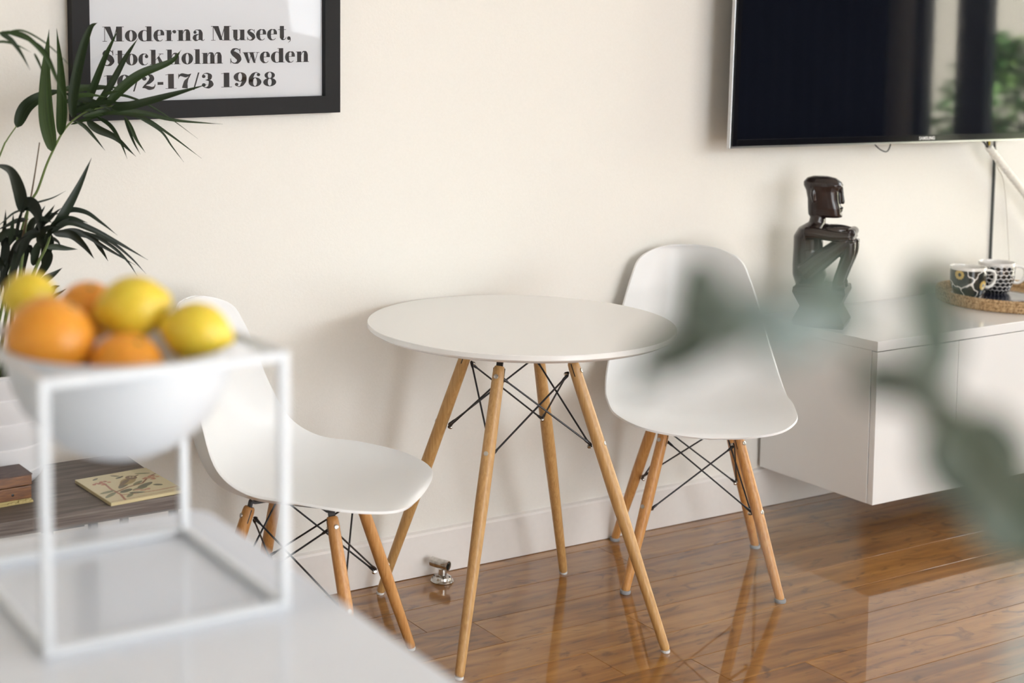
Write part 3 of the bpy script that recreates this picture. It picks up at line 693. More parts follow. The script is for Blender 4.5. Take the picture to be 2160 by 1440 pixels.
def birdtile(co):
    X, Y = co[:, 0]/.082, co[:, 1]/.088; c = np.tile((.66, .585, .385), (len(co), 1))
    rs = np.random.RandomState(5); nz = rs.rand(len(co))*.04; c -= nz[:, None]
    c[(X > .55) & (Y > .1)] *= .93
    def ell(cx, cy, a, b, rot, col):
        t = math.radians(rot); dx, dy = X-cx, Y-cy; u_, v_ = dx*math.cos(t)+dy*math.sin(t), -dx*math.sin(t)+dy*math.cos(t); c[(u_/a)**2+(v_/b)**2 < 1] = col
    def line(p, w, col):
        for (a, b), (d_, e) in zip(p, p[1:]):
            L2 = (d_-a)**2+(e-b)**2; t = np.clip(((X-a)*(d_-a)+(Y-b)*(e-b))/L2, 0, 1); c[np.hypot(X-a-t*(d_-a), Y-b-t*(e-b)) < w] = col
    gr, dg, rd, br = (.20, .20, .12), (.11, .12, .075), (.33, .15, .10), (.20, .09, .05)
    line([(-.60, -.95), (-.52, -.55), (-.55, -.1), (-.50, .35)], .030, rd); line([(-.55, -.35), (-.1, -.15), (.35, -.05), (.75, .35), (.98, .45)], .024, br); line([(-.5, -.6), (-.1, -.68), (.4, -.72), (.95, -.70)], .02, rd)
    for x_, y_, a, b, rt_ in ((-.72, -.25, .22, .07, 10), (-.75, -.48, .24, .07, 35), (-.28, -.38, .2, .09, 20), (.1, -.38, .24, .08, 15), (.33, -.22, .28, .09, 25), (.25, .02, .2, .06, 30), (.62, -.35, .12, .06, -30), (-.1, -.62, .2, .06, -20), (-.35, -.72, .16, .06, 40), (-.55, .78, .1, .04, 30), (.05, .62, .14, .04, 20), (.0, .78, .12, .035, -40), (.7, .62, .2, .05, -20)): ell(x_, y_, a, b, rt_, gr if (x_*7) % 1 > .4 else dg)
    for k in range(16): ell(-.52+.24*math.cos(k*2.4)*((k % 5)/4), .42+.12*math.sin(k*2.4)*((k % 4)/3), .05, .045, 0, (.46, .22, .15) if k % 3 else (.34, .13, .09))
    for k in range(18): ell(.75+.22*math.cos(k*2.4)*((k % 5)/4), .22+.13*math.sin(k*2.4)*((k % 4)/3), .05, .04, 0, (.48, .27, .17) if k % 3 else (.36, .16, .1))
    for k in range(8): ell(.12+.16*math.cos(k*2.4), -.5+.06*math.sin(k*2), .05, .04, 0, (.45, .24, .18))
    ell(-.05, .12, .40, .10, 42, (.15, .13, .085)); ell(.10, .26, .30, .17, 38, (.34, .26, .12)); ell(-.02, .22, .28, .07, 40, (.17, .12, .07)); ell(.30, .47, .15, .15, 0, (.19, .13, .08)); ell(.33, .50, .07, .06, 0, (.5, .42, .28)); ell(.33, .50, .025, .025, 0, (.03, .02, .02)); line([(.43, .52), (.55, .56)], .02, (.1, .07, .04))
    line([(-.95, -.93), (.95, -.90)], .012, (.45, .28, .18)); return c
paint(gz, birdtile)

M_boxw = mat('aged_mahogany', (.22, .075, .022), .35, coat=.3, coat_r=.2)
noisy(M_boxw, 'Object', (5, 5, 40), 7, [(.25, (.065, .022, .008)), (.55, (.16, .060, .015)), (.8, (.25, .11, .030))], 5)
M_boxt = mat('worn_box_lid', (.13, .075, .055), .5)
noisy(M_boxt, 'Object', (4, 20, 4), 9, [(.3, (.055, .032, .026)), (.6, (.10, .062, .05)), (.72, (.15, .11, .10))], 6)
bx = thing('wooden_box', (.795, -.277, BZ), 'old brown wooden lidded box on the bench in front of the white plant pot', 'box', None, math.radians(3))
ttc = (-.10, .095, -.037, .037)
box('body', (*ttc[:2], -.037, .034, .0085, .0345), M_boxw, bx, .0015)
box('lid', (ttc[0]-.001, ttc[1]+.001, -.038, .035, .036, .0565), M_boxw, bx, .0015)
box('lid_top', (ttc[0]-.002, ttc[1]+.002, -.039, .036, .0567, .0592), M_boxt, bx, .0008)
bm = bmesh.new()
for k in range(26):
    x = -.10+.197*k/26; h = random.uniform(.004, .0082); add_box(bm, x, x+.0074, -.0405, -.0375, .0004, h, .0004, 1)
for k in range(11):
    y_ = -.037+.071*k/11; add_box(bm, .0955, .098, y_, y_+.006, .0004, random.uniform(.004, .0082), .0004, 1)
add_box(bm, -.098, .094, -.036, .033, .0004, .0084)
from_bm('torn_edging', bm, mat('tarnished_gilt', (.45, .36, .15), .45), bx)
disc('keyhole', (.055, -.0373, .0205), (0, -1, 0), .0028, .0005, M_black, bx)

M_pot = mat('white_pot', (.66, .66, .68), .45)
PX, PY = .871, -.125
palm = thing('potted_palm', (PX, PY, BZ), 'tall green kentia palm in a white ridged pot on the bench', 'plant')
pr = [(0, .0003), (.076, .0003), (.088, .004), (.0965, .014)]
for z0, z1, r0, r1 in ((.018, .035, .0985, .102), (.036, .088, .1005, .110), (.089, .142, .108, .1165), (.143, .195, .1145, .1225), (.196, .240, .1205, .1275)): pr += [(r0, z0), (r1, z0+(z1-z0)*.6), (r1+.0008, z1-.002), (r1-.0012, z1)]
pr += [(.1275, .2425), (.126, .245), (.119, .245), (.115, .215), (0, .213)]
lathe('pot', pr, M_pot, palm, 96)
lathe('soil', [(0, .2215), (.06, .2205), (.1135, .2150), (.1135, .2135), (0, .2135)], mat('potting_soil', (.02, .013, .009), .95), palm, 40)
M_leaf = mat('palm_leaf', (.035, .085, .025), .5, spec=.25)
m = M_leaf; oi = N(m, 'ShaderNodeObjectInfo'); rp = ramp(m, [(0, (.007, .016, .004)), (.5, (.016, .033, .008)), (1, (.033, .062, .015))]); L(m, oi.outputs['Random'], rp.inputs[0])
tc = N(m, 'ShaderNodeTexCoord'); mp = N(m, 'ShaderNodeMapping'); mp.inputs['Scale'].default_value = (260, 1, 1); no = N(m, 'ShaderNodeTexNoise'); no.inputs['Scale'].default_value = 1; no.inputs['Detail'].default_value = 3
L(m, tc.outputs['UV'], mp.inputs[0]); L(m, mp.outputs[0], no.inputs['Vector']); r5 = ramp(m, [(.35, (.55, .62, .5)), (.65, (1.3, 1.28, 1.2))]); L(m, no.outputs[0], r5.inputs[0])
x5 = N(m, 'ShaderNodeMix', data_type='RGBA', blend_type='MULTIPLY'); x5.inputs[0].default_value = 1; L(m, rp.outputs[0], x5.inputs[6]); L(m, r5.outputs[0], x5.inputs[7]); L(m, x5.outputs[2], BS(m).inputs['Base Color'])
M_leafd = mat('palm_leaf_dark', (.02, .045, .022), .45, spec=.35)  # darker greens for the lower leaflets
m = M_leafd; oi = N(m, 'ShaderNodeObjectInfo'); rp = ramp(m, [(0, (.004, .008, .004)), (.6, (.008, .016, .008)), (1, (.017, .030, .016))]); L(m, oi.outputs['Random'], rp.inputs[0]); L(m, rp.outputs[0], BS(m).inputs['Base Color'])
M_stem = mat('palm_stem', (.10, .15, .035), .45); M_stemb = mat('brown_stem', (.09, .055, .02), .5)
LEAVES={
 'upper':[
  (0.0319,[[0.98,-0.216,1.156],[0.961,-0.235,1.224],[0.955,-0.254,1.31],[0.959,-0.273,1.403]]),
  (0.0214,[[1.002,-0.206,1.187],[1.0,-0.223,1.241],[0.993,-0.241,1.319],[0.98,-0.258,1.405]]),
  (0.0203,[[1.021,-0.226,1.224],[1.024,-0.231,1.279],[1.04,-0.237,1.356],[1.057,-0.242,1.404],[1.071,-0.248,1.416]]),
  (0.0168,[[1.06,-0.175,1.227],[1.088,-0.166,1.275],[1.121,-0.158,1.344],[1.155,-0.149,1.402]]),
  (0.0148,[[1.084,-0.184,1.235],[1.115,-0.199,1.286],[1.145,-0.213,1.345],[1.168,-0.227,1.384]]),
  (0.0208,[[1.104,-0.198,1.241],[1.139,-0.207,1.28],[1.18,-0.216,1.31],[1.242,-0.225,1.334],[1.262,-0.235,1.358]]),
  (0.0177,[[1.109,-0.22,1.24],[1.149,-0.239,1.245],[1.227,-0.258,1.265],[1.302,-0.277,1.286]]),
  (0.0127,[[1.047,-0.217,1.224],[1.109,-0.207,1.231],[1.187,-0.196,1.226],[1.268,-0.186,1.207],[1.385,-0.176,1.194]]),
  (0.0099,[[1.066,-0.18,1.22],[1.132,-0.174,1.227],[1.199,-0.167,1.214],[1.261,-0.16,1.178],[1.344,-0.153,1.119]]),
  (0.0059,[[1.081,-0.182,1.229],[1.122,-0.194,1.263],[1.166,-0.205,1.257],[1.227,-0.217,1.224],[1.301,-0.229,1.169]]),
  (0.005,[[1.17,-0.211,1.219],[1.223,-0.21,1.187],[1.249,-0.208,1.154],[1.278,-0.206,1.118]]),
  (0.0168,[[1.067,-0.186,1.213],[1.094,-0.175,1.194],[1.14,-0.164,1.172],[1.189,-0.154,1.13]]),
  (0.0089,[[1.093,-0.177,1.22],[1.114,-0.197,1.202],[1.127,-0.217,1.173],[1.136,-0.237,1.134]]),
  (0.009,[[1.148,-0.194,1.219],[1.164,-0.19,1.194],[1.178,-0.187,1.168],[1.199,-0.183,1.14]]),
  (0.006,[[1.145,-0.2,1.218],[1.151,-0.216,1.186],[1.155,-0.232,1.163],[1.161,-0.248,1.143]]),
  (0.0117,[[1.027,-0.202,1.229],[1.062,-0.221,1.247],[1.096,-0.241,1.254],[1.125,-0.261,1.247]]),
  (0.0119,[[1.047,-0.174,1.219],[1.042,-0.163,1.252],[1.057,-0.151,1.271],[1.087,-0.14,1.274]]),
  (0.0098,[[1.068,-0.197,1.228],[1.093,-0.208,1.262],[1.11,-0.22,1.272],[1.126,-0.231,1.275]]),
  (0.0262,[[0.919,-0.175,1.204],[0.94,-0.176,1.245],[0.981,-0.176,1.269],[1.022,-0.177,1.277]]),
  (0.0147,[[1.019,-0.177,1.279],[1.062,-0.166,1.28],[1.113,-0.156,1.28],[1.161,-0.145,1.278]]),
  (0.0127,[[1.019,-0.199,1.271],[1.052,-0.206,1.26],[1.086,-0.213,1.248],[1.125,-0.22,1.227]]),
  (0.0127,[[1.018,-0.194,1.257],[1.044,-0.2,1.248],[1.067,-0.206,1.236],[1.091,-0.212,1.218]]),
  (0.0116,[[1.021,-0.22,1.245],[1.028,-0.231,1.265],[1.054,-0.243,1.269],[1.086,-0.254,1.264]]),
  (0.0069,[[1.034,-0.181,1.206],[1.079,-0.203,1.222],[1.112,-0.224,1.232],[1.167,-0.246,1.242]]),
  (0.0078,[[1.028,-0.227,1.217],[1.049,-0.225,1.203],[1.07,-0.224,1.18],[1.093,-0.222,1.152]]),
 ],
 'left':[
  (0.0091,[[0.77,-0.563,1.397],[0.788,-0.565,1.386],[0.805,-0.567,1.364],[0.822,-0.569,1.332]]),
  (0.0084,[[0.774,-0.552,1.399],[0.815,-0.559,1.393],[0.851,-0.566,1.357],[0.87,-0.573,1.313],[0.884,-0.581,1.274]]),
  (0.0059,[[0.788,-0.52,1.401],[0.831,-0.536,1.385],[0.859,-0.551,1.361],[0.879,-0.567,1.304]]),
  (0.0033,[[0.777,-0.555,1.397],[0.808,-0.567,1.402],[0.839,-0.578,1.386],[0.865,-0.589,1.363],[0.9,-0.601,1.325]]),
  (0.0042,[[0.839,-0.542,1.361],[0.842,-0.554,1.348],[0.843,-0.567,1.335],[0.843,-0.579,1.32]]),
  (0.005,[[0.763,-0.559,1.381],[0.782,-0.552,1.382],[0.806,-0.546,1.376],[0.834,-0.539,1.363]]),
 ],
 'lower':[
  (0.0179,[[0.943,-0.311,1.0],[0.97,-0.312,1.039],[1.0,-0.313,1.089],[1.029,-0.314,1.147]]),
  (0.0105,[[0.955,-0.276,1.001],[0.982,-0.29,1.039],[1.015,-0.305,1.038],[1.045,-0.319,1.016],[1.074,-0.334,0.99]]),
  (0.0122,[[0.939,-0.326,1.006],[0.97,-0.337,1.024],[1.014,-0.348,1.008],[1.067,-0.358,0.978],[1.125,-0.369,0.941]]),
  (0.0095,[[0.959,-0.284,0.996],[1.009,-0.283,0.996],[1.067,-0.282,0.959],[1.134,-0.28,0.917]]),
  (0.0057,[[1.012,-0.316,0.998],[1.059,-0.326,0.979],[1.1,-0.336,0.944],[1.13,-0.346,0.909]]),
  (0.0057,[[1.021,-0.319,0.996],[1.067,-0.324,0.966],[1.096,-0.329,0.936],[1.116,-0.334,0.904]]),
  (0.015,[[0.941,-0.327,1.002],[0.98,-0.323,0.997],[1.009,-0.318,0.972],[1.031,-0.314,0.943]]),
  (0.0115,[[0.971,-0.276,0.998],[1.042,-0.261,0.982],[1.071,-0.247,0.951],[1.092,-0.232,0.922]]),
  (0.0218,[[0.945,-0.286,0.999],[0.948,-0.271,0.973],[0.947,-0.256,0.947],[0.945,-0.241,0.92]]),
  (0.0177,[[0.914,-0.329,1.007],[0.886,-0.341,1.0],[0.87,-0.352,0.977],[0.853,-0.364,0.952]]),
  (0.0151,[[0.908,-0.272,1.0],[0.881,-0.264,0.993],[0.865,-0.257,0.97],[0.853,-0.249,0.941]]),
  (0.014,[[0.883,-0.305,1.007],[0.856,-0.291,1.004],[0.84,-0.277,0.984],[0.827,-0.262,0.961]]),
  (0.0114,[[0.938,-0.293,0.97],[0.963,-0.283,0.968],[0.987,-0.274,0.962],[1.014,-0.265,0.957]]),
  (0.0251,[[0.883,-0.312,1.06],[0.897,-0.328,1.062],[0.905,-0.344,1.044],[0.903,-0.359,1.009]]),
  (0.0123,[[0.937,-0.303,0.992],[0.951,-0.321,1.022],[0.975,-0.339,1.032],[1.003,-0.357,1.023]]),
  (0.0141,[[0.911,-0.307,0.994],[0.927,-0.292,1.015],[0.952,-0.277,1.031],[0.977,-0.262,1.033]]),
  (0.015,[[0.896,-0.31,0.996],[0.899,-0.333,1.027],[0.911,-0.356,1.036],[0.922,-0.379,1.031]]),
  (0.014,[[0.919,-0.327,0.978],[0.909,-0.344,0.999],[0.918,-0.36,1.019],[0.937,-0.377,1.022]]),
  (0.0151,[[0.913,-0.283,0.934],[0.916,-0.292,0.964],[0.923,-0.301,0.983],[0.933,-0.309,0.998]]),
  (0.013,[[0.855,-0.313,0.943],[0.859,-0.332,0.973],[0.863,-0.351,0.994],[0.876,-0.371,1.01]]),
  (0.0122,[[0.848,-0.271,0.899],[0.861,-0.277,0.937],[0.874,-0.284,0.956],[0.887,-0.29,0.975]]),
  (0.0241,[[0.883,-0.318,1.046],[0.868,-0.338,1.094],[0.845,-0.359,1.134],[0.807,-0.38,1.15]]),
  (0.0102,[[0.908,-0.327,1.01],[0.917,-0.343,1.03],[0.923,-0.36,1.047],[0.929,-0.376,1.065]]),
  (0.0076,[[0.936,-0.289,1.017],[0.943,-0.307,1.03],[0.949,-0.324,1.043],[0.955,-0.341,1.054]]),
  (0.0056,[[0.908,-0.328,1.033],[0.913,-0.331,1.042],[0.918,-0.335,1.051],[0.922,-0.339,1.06]]),
  (0.0037,[[0.898,-0.315,1.062],[0.928,-0.298,1.064],[0.958,-0.282,1.068],[0.991,-0.265,1.078]]),
  (0.0037,[[0.883,-0.323,1.054],[0.861,-0.325,1.047],[0.843,-0.327,1.034],[0.825,-0.329,1.022]]),
  (0.0085,[[0.905,-0.284,1.028],[0.879,-0.291,1.027],[0.857,-0.297,1.02],[0.834,-0.304,1.013]]),
  (0.0075,[[0.853,-0.271,0.975],[0.857,-0.275,1.004],[0.859,-0.279,1.028],[0.859,-0.283,1.05]]),
  (0.0083,[[0.857,-0.315,0.985],[0.858,-0.322,1.009],[0.859,-0.329,1.029],[0.858,-0.336,1.048]]),
  (0.0065,[[0.865,-0.328,1.0],[0.869,-0.334,1.029],[0.874,-0.341,1.052],[0.879,-0.347,1.08]]),
  (0.0131,[[0.916,-0.315,0.9],[0.933,-0.303,0.909],[0.953,-0.291,0.915],[0.976,-0.278,0.924]]),
  (0.0124,[[0.94,-0.28,0.869],[0.949,-0.284,0.879],[0.956,-0.287,0.887],[0.966,-0.29,0.89]]),
  (0.0056,[[0.931,-0.328,0.869],[0.94,-0.341,0.882],[0.945,-0.354,0.889],[0.952,-0.368,0.898]]),
  (0.0056,[[0.943,-0.315,0.993],[0.945,-0.33,0.989],[0.946,-0.345,0.986],[0.945,-0.36,0.98]]),
  (0.016,[[0.94,-0.316,0.965],[0.934,-0.305,0.94],[0.923,-0.293,0.916],[0.913,-0.282,0.895]]),
  (0.0149,[[0.877,-0.321,0.989],[0.861,-0.343,0.961],[0.845,-0.364,0.932],[0.832,-0.385,0.9]]),
  (0.0169,[[0.863,-0.274,0.994],[0.859,-0.275,0.956],[0.853,-0.276,0.919],[0.846,-0.276,0.877]]),
  (0.0114,[[0.909,-0.271,0.99],[0.894,-0.278,0.954],[0.887,-0.285,0.922],[0.88,-0.292,0.89]]),
  (0.0131,[[0.843,-0.276,0.957],[0.855,-0.273,0.928],[0.86,-0.27,0.898],[0.857,-0.267,0.84]]),
  (0.0085,[[0.914,-0.283,0.948],[0.908,-0.276,0.972],[0.902,-0.27,0.943],[0.899,-0.263,0.908]]),
 ],
}
STEMS=[
 ('upper',0.0024,[[0.932,-0.2,1.038],[0.953,-0.2,1.076],[0.972,-0.2,1.124],[0.989,-0.2,1.158],[1.009,-0.2,1.192],[1.031,-0.2,1.215],[1.064,-0.2,1.233],[1.103,-0.2,1.241],[1.133,-0.2,1.244]]),
 ('upper',0.0019,[[0.875,-0.2,1.15],[0.89,-0.2,1.18],[0.911,-0.2,1.208]]),
 ('lower',0.0033,[[0.865,-0.3,0.864],[0.878,-0.3,0.911],[0.886,-0.3,0.958],[0.891,-0.3,0.995],[0.898,-0.3,1.042],[0.904,-0.3,1.065]]),
 ('lower',0.0019,[[0.883,-0.3,0.977],[0.896,-0.3,1.031],[0.907,-0.3,1.079],[0.916,-0.3,1.125],[0.926,-0.3,1.181]]),
 ('lower',0.0033,[[0.892,-0.3,0.881],[0.915,-0.3,0.936],[0.936,-0.3,0.973],[0.946,-0.3,1.001]]),
 ('lower',0.0028,[[0.847,-0.3,0.828],[0.86,-0.3,0.884],[0.869,-0.3,0.94],[0.876,-0.3,0.996]]),
 ('left',0.0021,[[0.757,-0.55,1.389],[0.774,-0.55,1.398],[0.792,-0.55,1.401]]),
]

def leaflet(w, pts, m, parent, origin):
    c = [p-origin for p in spline(pts, 7)]; n = len(c); bm = bmesh.new(); uvl = bm.loops.layers.uv.new('uv'); rows = []
    view = Vector((-.35+random.uniform(-.35, .35), -.9, .25+random.uniform(-.25, .25))).normalized()
    Ls = sum((b-a).length for a, b in zip(c, c[1:]))
    for i, p in enumerate(c):
        t = i/(n-1); a, b = c[max(0, i-1)], c[min(n-1, i+1)]; T = (b-a).normalized()
        s = T.cross(view).normalized(); nn = s.cross(T); hw = w/2*(math.sin(PI*min(1, (t*1.02+.002)**.60))**.75)*(1-.15*t)
        if t > .999: hw = w*.006
        hw = max(hw, w*.03 if t < .9 else .0002)
        rows.append([bm.verts.new(p+s*hw*k+nn*(abs(k)*hw*.30)) for k in (-1, -.5, 0, .5, 1)])
    for i in range(n-1):
        for k in range(4):
            fc_ = bm.faces.new((rows[i][k], rows[i][k+1], rows[i+1][k+1], rows[i+1][k]))
            for lp, uv in zip(fc_.loops, ((k/4*.1, i/n), ((k+1)/4*.1, i/n), ((k+1)/4*.1, (i+1)/n), (k/4*.1, (i+1)/n))): lp[uvl].uv = uv
    o = from_bm('leaflet', bm, m, parent, sharp=80); return o
org = Vector((PX, PY, BZ)); fst = {}
base_pts = {'upper': [(.86, -.12, .64), (.87, -.14, .74), (.895, -.18, .90)], 'lower': [(.875, -.135, .64), (.88, -.20, .72)], 'left': [(.84, -.13, .64), (.78, -.18, .90), (.70, -.34, 1.22), (.68, -.48, 1.34)]}
for i, (k, r_, pts) in enumerate(STEMS):
    pre = base_pts[k] if (i in (0, 2, 6)) else []
    if i == 0: pre = base_pts['upper']
    if i == 1: pre = [(.85, -.13, .64), (.80, -.17, .95)]
    if i in (3, 4, 5): pre = [(.87+.008*(i-4), -.125+.01*(i-4), .64)]
    P_ = spline([*pre, *pts], 5); P_ = [p-org for p in P_]
    s = tube('frond_stem', P_, [r_*(1.35-.7*j/(len(P_)-1)) for j in range(len(P_))], M_stemb if i == 3 else M_stem, palm, 10)
    fst.setdefault(k, s)
for k, rows in LEAVES.items():
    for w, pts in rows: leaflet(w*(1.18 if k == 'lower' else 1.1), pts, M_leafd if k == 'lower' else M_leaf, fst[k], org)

# ---------------------------------------------------------------- island counter, cube bowl, fruit
isl = thing('kitchen_island', (-.1, -2.3, 0), 'white kitchen island with a glossy white counter in the near left corner', 'counter')
bm = bmesh.new(); cs = []
for cx_, cy_, a0 in ((.735-.022, .60-.022, 0), (-.8+.022, .60-.022, 90), (-.8+.022, -.66+.022, 180), (.735-.022, -.66+.022, 270)):
    for k in range(9): a = math.radians(a0+90*k/8); cs.append((cx_+.022*math.cos(a), cy_+.022*math.sin(a)))
rings = [[bm.verts.new((x, y_, z)) for x, y_ in cs] for z in (.865, .8995)]
n = len(cs)
for k in range(n): bm.faces.new((rings[0][k], rings[0][(k+1) % n], rings[1][(k+1) % n], rings[1][k]))
bm.faces.new(rings[0][::-1]); bm.faces.new(rings[1]); bmesh.ops.bevel(bm, geom=[e for e in bm.edges if abs(e.verts[0].co.z-e.verts[1].co.z) < 1e-5], offset=.0018, segments=2, affect='EDGES')
from_bm('countertop', bm, M_counter, isl, sharp=30)
box('island_body', (-.77, .705, -.63, .57, .0005, .8645), M_gloss, isl, .002)
M_cube = mat('white_powder_coat', (.71, .745, .785), .35)
KX, KY, KS, KH, CZ = .4744, -1.877, .2165, .226, .8998
kb = thing('cube_stand_bowl', (KX, KY, CZ), 'white bowl held in a white cube-shaped wire stand on the counter', 'bowl')
h = KS/2; q = .0042
bm = bmesh.new()
for i in (-1, 1):
    for k in (-1, 1): add_box(bm, i*h-q, i*h+q, k*h-q, k*h+q, .0001, KH+q, .0008, 1)
for z in (q+.0001, KH):
    for i in (-1, 1):
        add_box(bm, i*h-q*.98, i*h+q*.98, -h+q, h-q, z-q*.98, z+q*.98, .0008, 1); add_box(bm, -h+q, h-q, i*h-q*.98, i*h+q*.98, z-q*.98, z+q*.98, .0008, 1)
from_bm('cube_frame', bm, M_cube, kb, False)
R_ = KS/2-q-.0008; prof = []
for k in range(25): a = PI/2*k/24; prof.append((R_*math.sin(a), KH+.001-R_*math.cos(a)))
prof += [(R_, KH+.0035), (R_-.0025, KH+.0035)]
for k in range(24, -1, -1): a = PI/2*k/24; prof.append(((R_-.0025)*math.sin(a), KH+.001-(R_-.0025)*math.cos(a)))
lathe('bowl', prof, M_cube, kb, 96)
M_lemon = mat('lemon_skin', (.80, .60, .045), .38, sss=.15); no = noisy(M_lemon, 'Object', (1, 1, 1), 160, [(.3, (.74, .55, .03)), (.7, (.83, .64, .07))], 3); bump(M_lemon, no.outputs[0], .25)
M_orange = mat('orange_skin', (.80, .29, .025), .38, sss=.15); no = noisy(M_orange, 'Object', (1, 1, 1), 180, [(.3, (.78, .30, .02)), (.7, (.84, .37, .04))], 3); bump(M_orange, no.outputs[0], .3)
def fruit(kind, loc, r_, rot, label):
    o = thing(kind, loc, label, kind, kind+'s in the white bowl'); o.rotation_euler = rot; bm = bmesh.new(); prof = []
    for k in range(33):
        a = PI*k/32; c, s = math.cos(a), math.sin(a)
        if kind == 'lemon': z = -1.12*c-.16*math.copysign(abs(c)**9, c); q_ = s*(.96+.04*s)*(1-.10*abs(c)**6)
        else: z = -.965*c*(1-.05*abs(c)**12); q_ = s
        prof.append((r_*max(q_, 0) if 0 < k < 32 else 0, r_*z))
    lathe_bm(prof, 40, bm); from_bm('peel', bm, M_lemon if kind == 'lemon' else M_orange, o, sharp=80)
    lathe('stem_scar', [(0, r_*(1.27 if kind == 'lemon' else .925)), (.003, r_*(1.265 if kind == 'lemon' else .922)), (.002, r_*(1.29 if kind == 'lemon' else .945)), (0, r_*(1.295 if kind == 'lemon' else .95))], M_stem, o, 10)
fruit('lemon', (.4180, -1.7930, 1.1618), .0222, (.2, 1.4, -.5), 'lemon at the far left of the bowl, in front of the palm')
fruit('orange', (.4115, -1.8720, 1.1350), .0395, (.3, .5, 0), 'large orange nearest the front left rim of the bowl')
fruit('orange', (.4700, -1.8090, 1.1450), .0285, (.2, -.4, 1), 'orange mostly hidden behind the middle lemon')
fruit('lemon', (.4890, -1.8730, 1.1570), .0287, (0, 1.35, -.45), 'lemon on top in the middle of the pile of fruit')
fruit('lemon', (.5310, -1.9190, 1.1390), .0268, (0, 1.75, -.45), 'lemon at the right side of the bowl beside the rim')
fruit('orange', (.4660, -1.9150, 1.1120), .0330, (.5, .2, 0), 'low orange at the front of the bowl between lemons')

# ---------------------------------------------------------------- eucalyptus close to the camera
M_euc = mat('eucalyptus_leaf', (.115, .17, .125), .5); m = M_euc; oi = N(m, 'ShaderNodeObjectInfo')
rp = ramp(m, [(0, (.040, .062, .036)), (.45, (.070, .105, .072)), (.55, (.10, .15, .11)), (1, (.36, .47, .48))]); L(m, oi.outputs['Color'], rp.inputs[0]); L(m, rp.outputs[0], BS(m).inputs['Base Color'])
M_twig = mat('eucalyptus_twig', (.10, .115, .075), .6)
VX, VY = .545, -2.79
eu = thing('eucalyptus_in_vase', (VX, VY, CZ), 'blurred eucalyptus branch with round grey-green leaves close to the camera at right', 'plant')
lathe('vase', [(0, 0), (.040, 0), (.050, .006), (.058, .05), (.052, .10), (.030, .145), (.024, .17), (.028, .19), (.025, .19), (.021, .17), (.027, .145), (.048, .10), (.053, .05), (.044, .01), (0, .008)], M_porc, eu, 48)
eo = Vector((VX, VY, CZ))
def twig(pts, r0, r1):
    P_ = [p-eo for p in spline(pts, 6)]; return tube('branch', P_, [r0+(r1-r0)*i/(len(P_)-1) for i in range(len(P_))], M_twig, eu, 8)
b1 = twig([(.545, -2.79, .93), (.54, -2.79, 1.08), (.47, -2.80, 1.20), (.388, -2.822, 1.266), (.352, -2.836, 1.2865), (.315, -2.848, 1.312), (.292, -2.846, 1.330), (.262, -2.838, 1.342), (.232, -2.826, 1.338)], .0028, .0009)
b2 = twig([(.545, -2.79, .93), (.535, -2.785, 1.06), (.49, -2.79, 1.16), (.43, -2.81, 1.225), (.385, -2.835, 1.245)], .0022, .0010)
def eleaf(pos, a, b, rot, tone, br, tilt=(0, 0)):
    c = Vector(pos); tx, ty = tilt
    fw = Vector((.4477, .8888, -.0981)); X = Vector((.893, -.450, -.0055)); Z = Vector((.049, .085, .995))
    M3 = Matrix((X, Z, -fw)).transposed() @ Matrix.Rotation(math.radians(rot), 3, 'Z') @ Matrix.Rotation(tx, 3, 'X') @ Matrix.Rotation(ty, 3, 'Y')
    bm = bmesh.new(); n = 26; rings = []
    for j in range(5):
        s = j/4; rings.append([bm.verts.new((a*s*math.cos(2*PI*k/n)*(1+.06*math.cos(2*PI*k/n)), b*s*math.sin(2*PI*k/n), .18*b*s*s-.03*a*math.cos(4*PI*k/n)*s)) for k in range(n)] if j else [bm.verts.new((0, 0, 0))])
    for j in range(4):
        for k in range(n):
            if j == 0: bm.faces.new((rings[0][0], rings[1][k], rings[1][(k+1) % n]))
            else: bm.faces.new((rings[j][k], rings[j+1][k], rings[j+1][(k+1) % n], rings[j][(k+1) % n]))
    me = bpy.data.meshes.new('leaf'); bm.to_mesh(me); bm.free(); o = finish('leaf', me, M_euc, br)
    o.location = c-eo; o.rotation_euler = M3.to_euler(); o.color = (tone, tone, tone, 1)
    sd = o.modifiers.new('t', 'SOLIDIFY'); sd.thickness = .0004
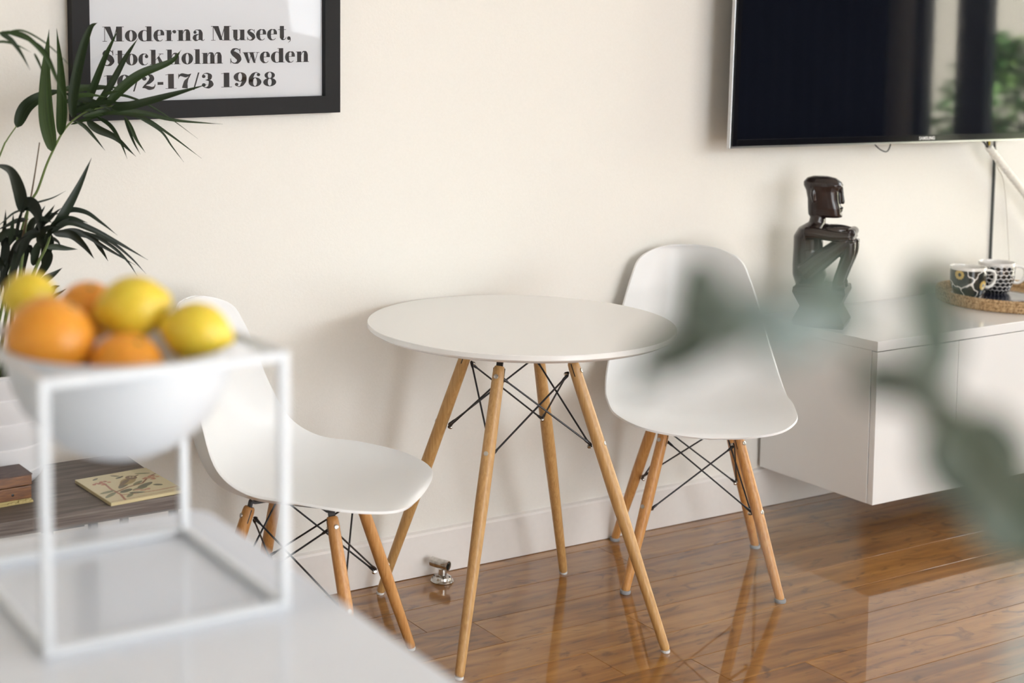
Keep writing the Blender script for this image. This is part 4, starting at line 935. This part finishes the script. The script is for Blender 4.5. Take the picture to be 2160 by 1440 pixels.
EUC = [  # position, half length, half width, turn, tone, branch, tilt
    ((0.3115, -2.7669, 1.3247), 0.0158, 0.0094, 80, 0.1, 0, (0.2, 0.2)),
    ((0.3052, -2.7652, 1.3121), 0.0150, 0.0081, 15, 0.08, 0, (0.3, 0.1)),
    ((0.2947, -2.7608, 1.3044), 0.0079, 0.0032, 60, 0.45, 0, (0.2, 0.3)),
    ((0.3193, -2.7717, 1.3176), 0.0095, 0.0068, -10, 0.1, 0, (0.3, 0.3)),
    ((0.3084, -2.7897, 1.3288), 0.0142, 0.0077, -15, 0.8, 0, (0.4, 0.2)),
    ((0.3123, -2.8044, 1.3257), 0.0146, 0.0069, -10, 0.95, 0, (0.3, 0.3)),
    ((0.3074, -2.8024, 1.3211), 0.0073, 0.0051, -40, 0.7, 0, (0.3, 0.3)),
    ((0.3279, -2.7988, 1.3353), 0.0087, 0.0089, 60, 0.5, 0, (0.2, 0.1)),
    ((0.3287, -2.8001, 1.3273), 0.0112, 0.0071, 0, 0.62, 0, (0.2, 0.1)),
    ((0.3731, -2.7985, 1.3201), 0.0181, 0.0089, 85, 0.38, 0, (0.1, 0.3)),
    ((0.3756, -2.8008, 1.3109), 0.0142, 0.0052, 65, 0.4, 0, (0.1, 0.3)),
    ((0.3607, -2.7941, 1.3033), 0.0126, 0.0075, -5, 0.1, 0, (0.1, 0.2)),
    ((0.3753, -2.8026, 1.2927), 0.0237, 0.0065, -42, 0.25, 0, (0.1, 0.2)),
    ((0.3804, -2.8066, 1.2801), 0.0197, 0.0138, -48, 0.22, 0, (0.1, 0.2)),
    ((0.3719, -2.8281, 1.2705), 0.0180, 0.0131, -40, 0.35, 1, (0.1, 0.2)),
    ((0.3985, -2.8031, 1.2818), 0.0146, 0.0075, -50, 0.35, 0, (0.1, 0.2)),
    ((0.1601, -2.9485, 1.3339), 0.0056, 0.0026, 70, 0.9, 2, (0.9, 0.4)),
    ((0.2512, -2.921, 1.2845), 0.0121, 0.0062, 60, 0.7, 1, (0.6, 0.4)),
]
for p_, a_, b_, r_, t_, br_, tl_ in EUC: eleaf(p_, a_, b_, r_, t_, (b1, b2, b2)[br_], tl_)


# ---------------------------------------------------------------- garden shrubs outside the sliding door (seen in the television)
M_shrub = mat('shrub_leaf', (.05, .13, .02), .45); m = M_shrub; ge = N(m, 'ShaderNodeNewGeometry'); rp = ramp(m, [(0, (.05, .13, .04)), (.5, (.12, .27, .08)), (1, (.30, .46, .14))]); L(m, ge.outputs['Random Per Island'], rp.inputs[0]); L(m, rp.outputs[0], BS(m).inputs['Base Color'])
def shrub(x, y_, r_, h_, label, long=.22):
    o = thing('garden_shrub', (x, y_, -.09), label, 'shrub', 'shrubs outside the sliding door'); bm = bmesh.new()
    tube('trunk', [(0, 0, 0), (.02, .01, h_*.4), (.0, -.02, h_*.7)], [.03, .022, .012], M_stemb, o, 8)
    for _ in range(1300):
        a = random.uniform(0, 2*PI); zz = random.uniform(.12, 1); q_ = r_*random.uniform(.1, .9)*math.sin(PI*min(1, zz*.85+.12)); p = Vector((q_*math.cos(a), q_*math.sin(a), h_*zz))
        d_ = Vector((math.cos(a)*.8, math.sin(a)*.8, random.uniform(-.3, .8))).normalized(); s_ = d_.cross(Vector((0, 0, 1))).normalized()*random.uniform(.014, .03); l_ = random.uniform(.6, 1.2)*long
        v = [bm.verts.new(w_) for w_ in (p, p+d_*l_*.5+s_, p+d_*l_-Vector((0, 0, l_*.3)), p+d_*l_*.5-s_)]; bm.faces.new(v)
    from_bm('foliage', bm, M_shrub, o, False, 'stuff')
shrub(7.20, -2.70, .45, 1.40, 'arching green garden shrub reflected at the right end of the television', .16)
shrub(7.30, -3.80, .42, 1.20, 'bushy green garden shrub reflected beside the dark door post in the television', .15)
shrub(6.22, -2.45, .24, .80, 'small bright green shrub reflected low in the television', .10)
shrub(7.2, -1.60, .42, 1.5, 'tall green garden shrub beyond the right edge of the television reflection', .15)
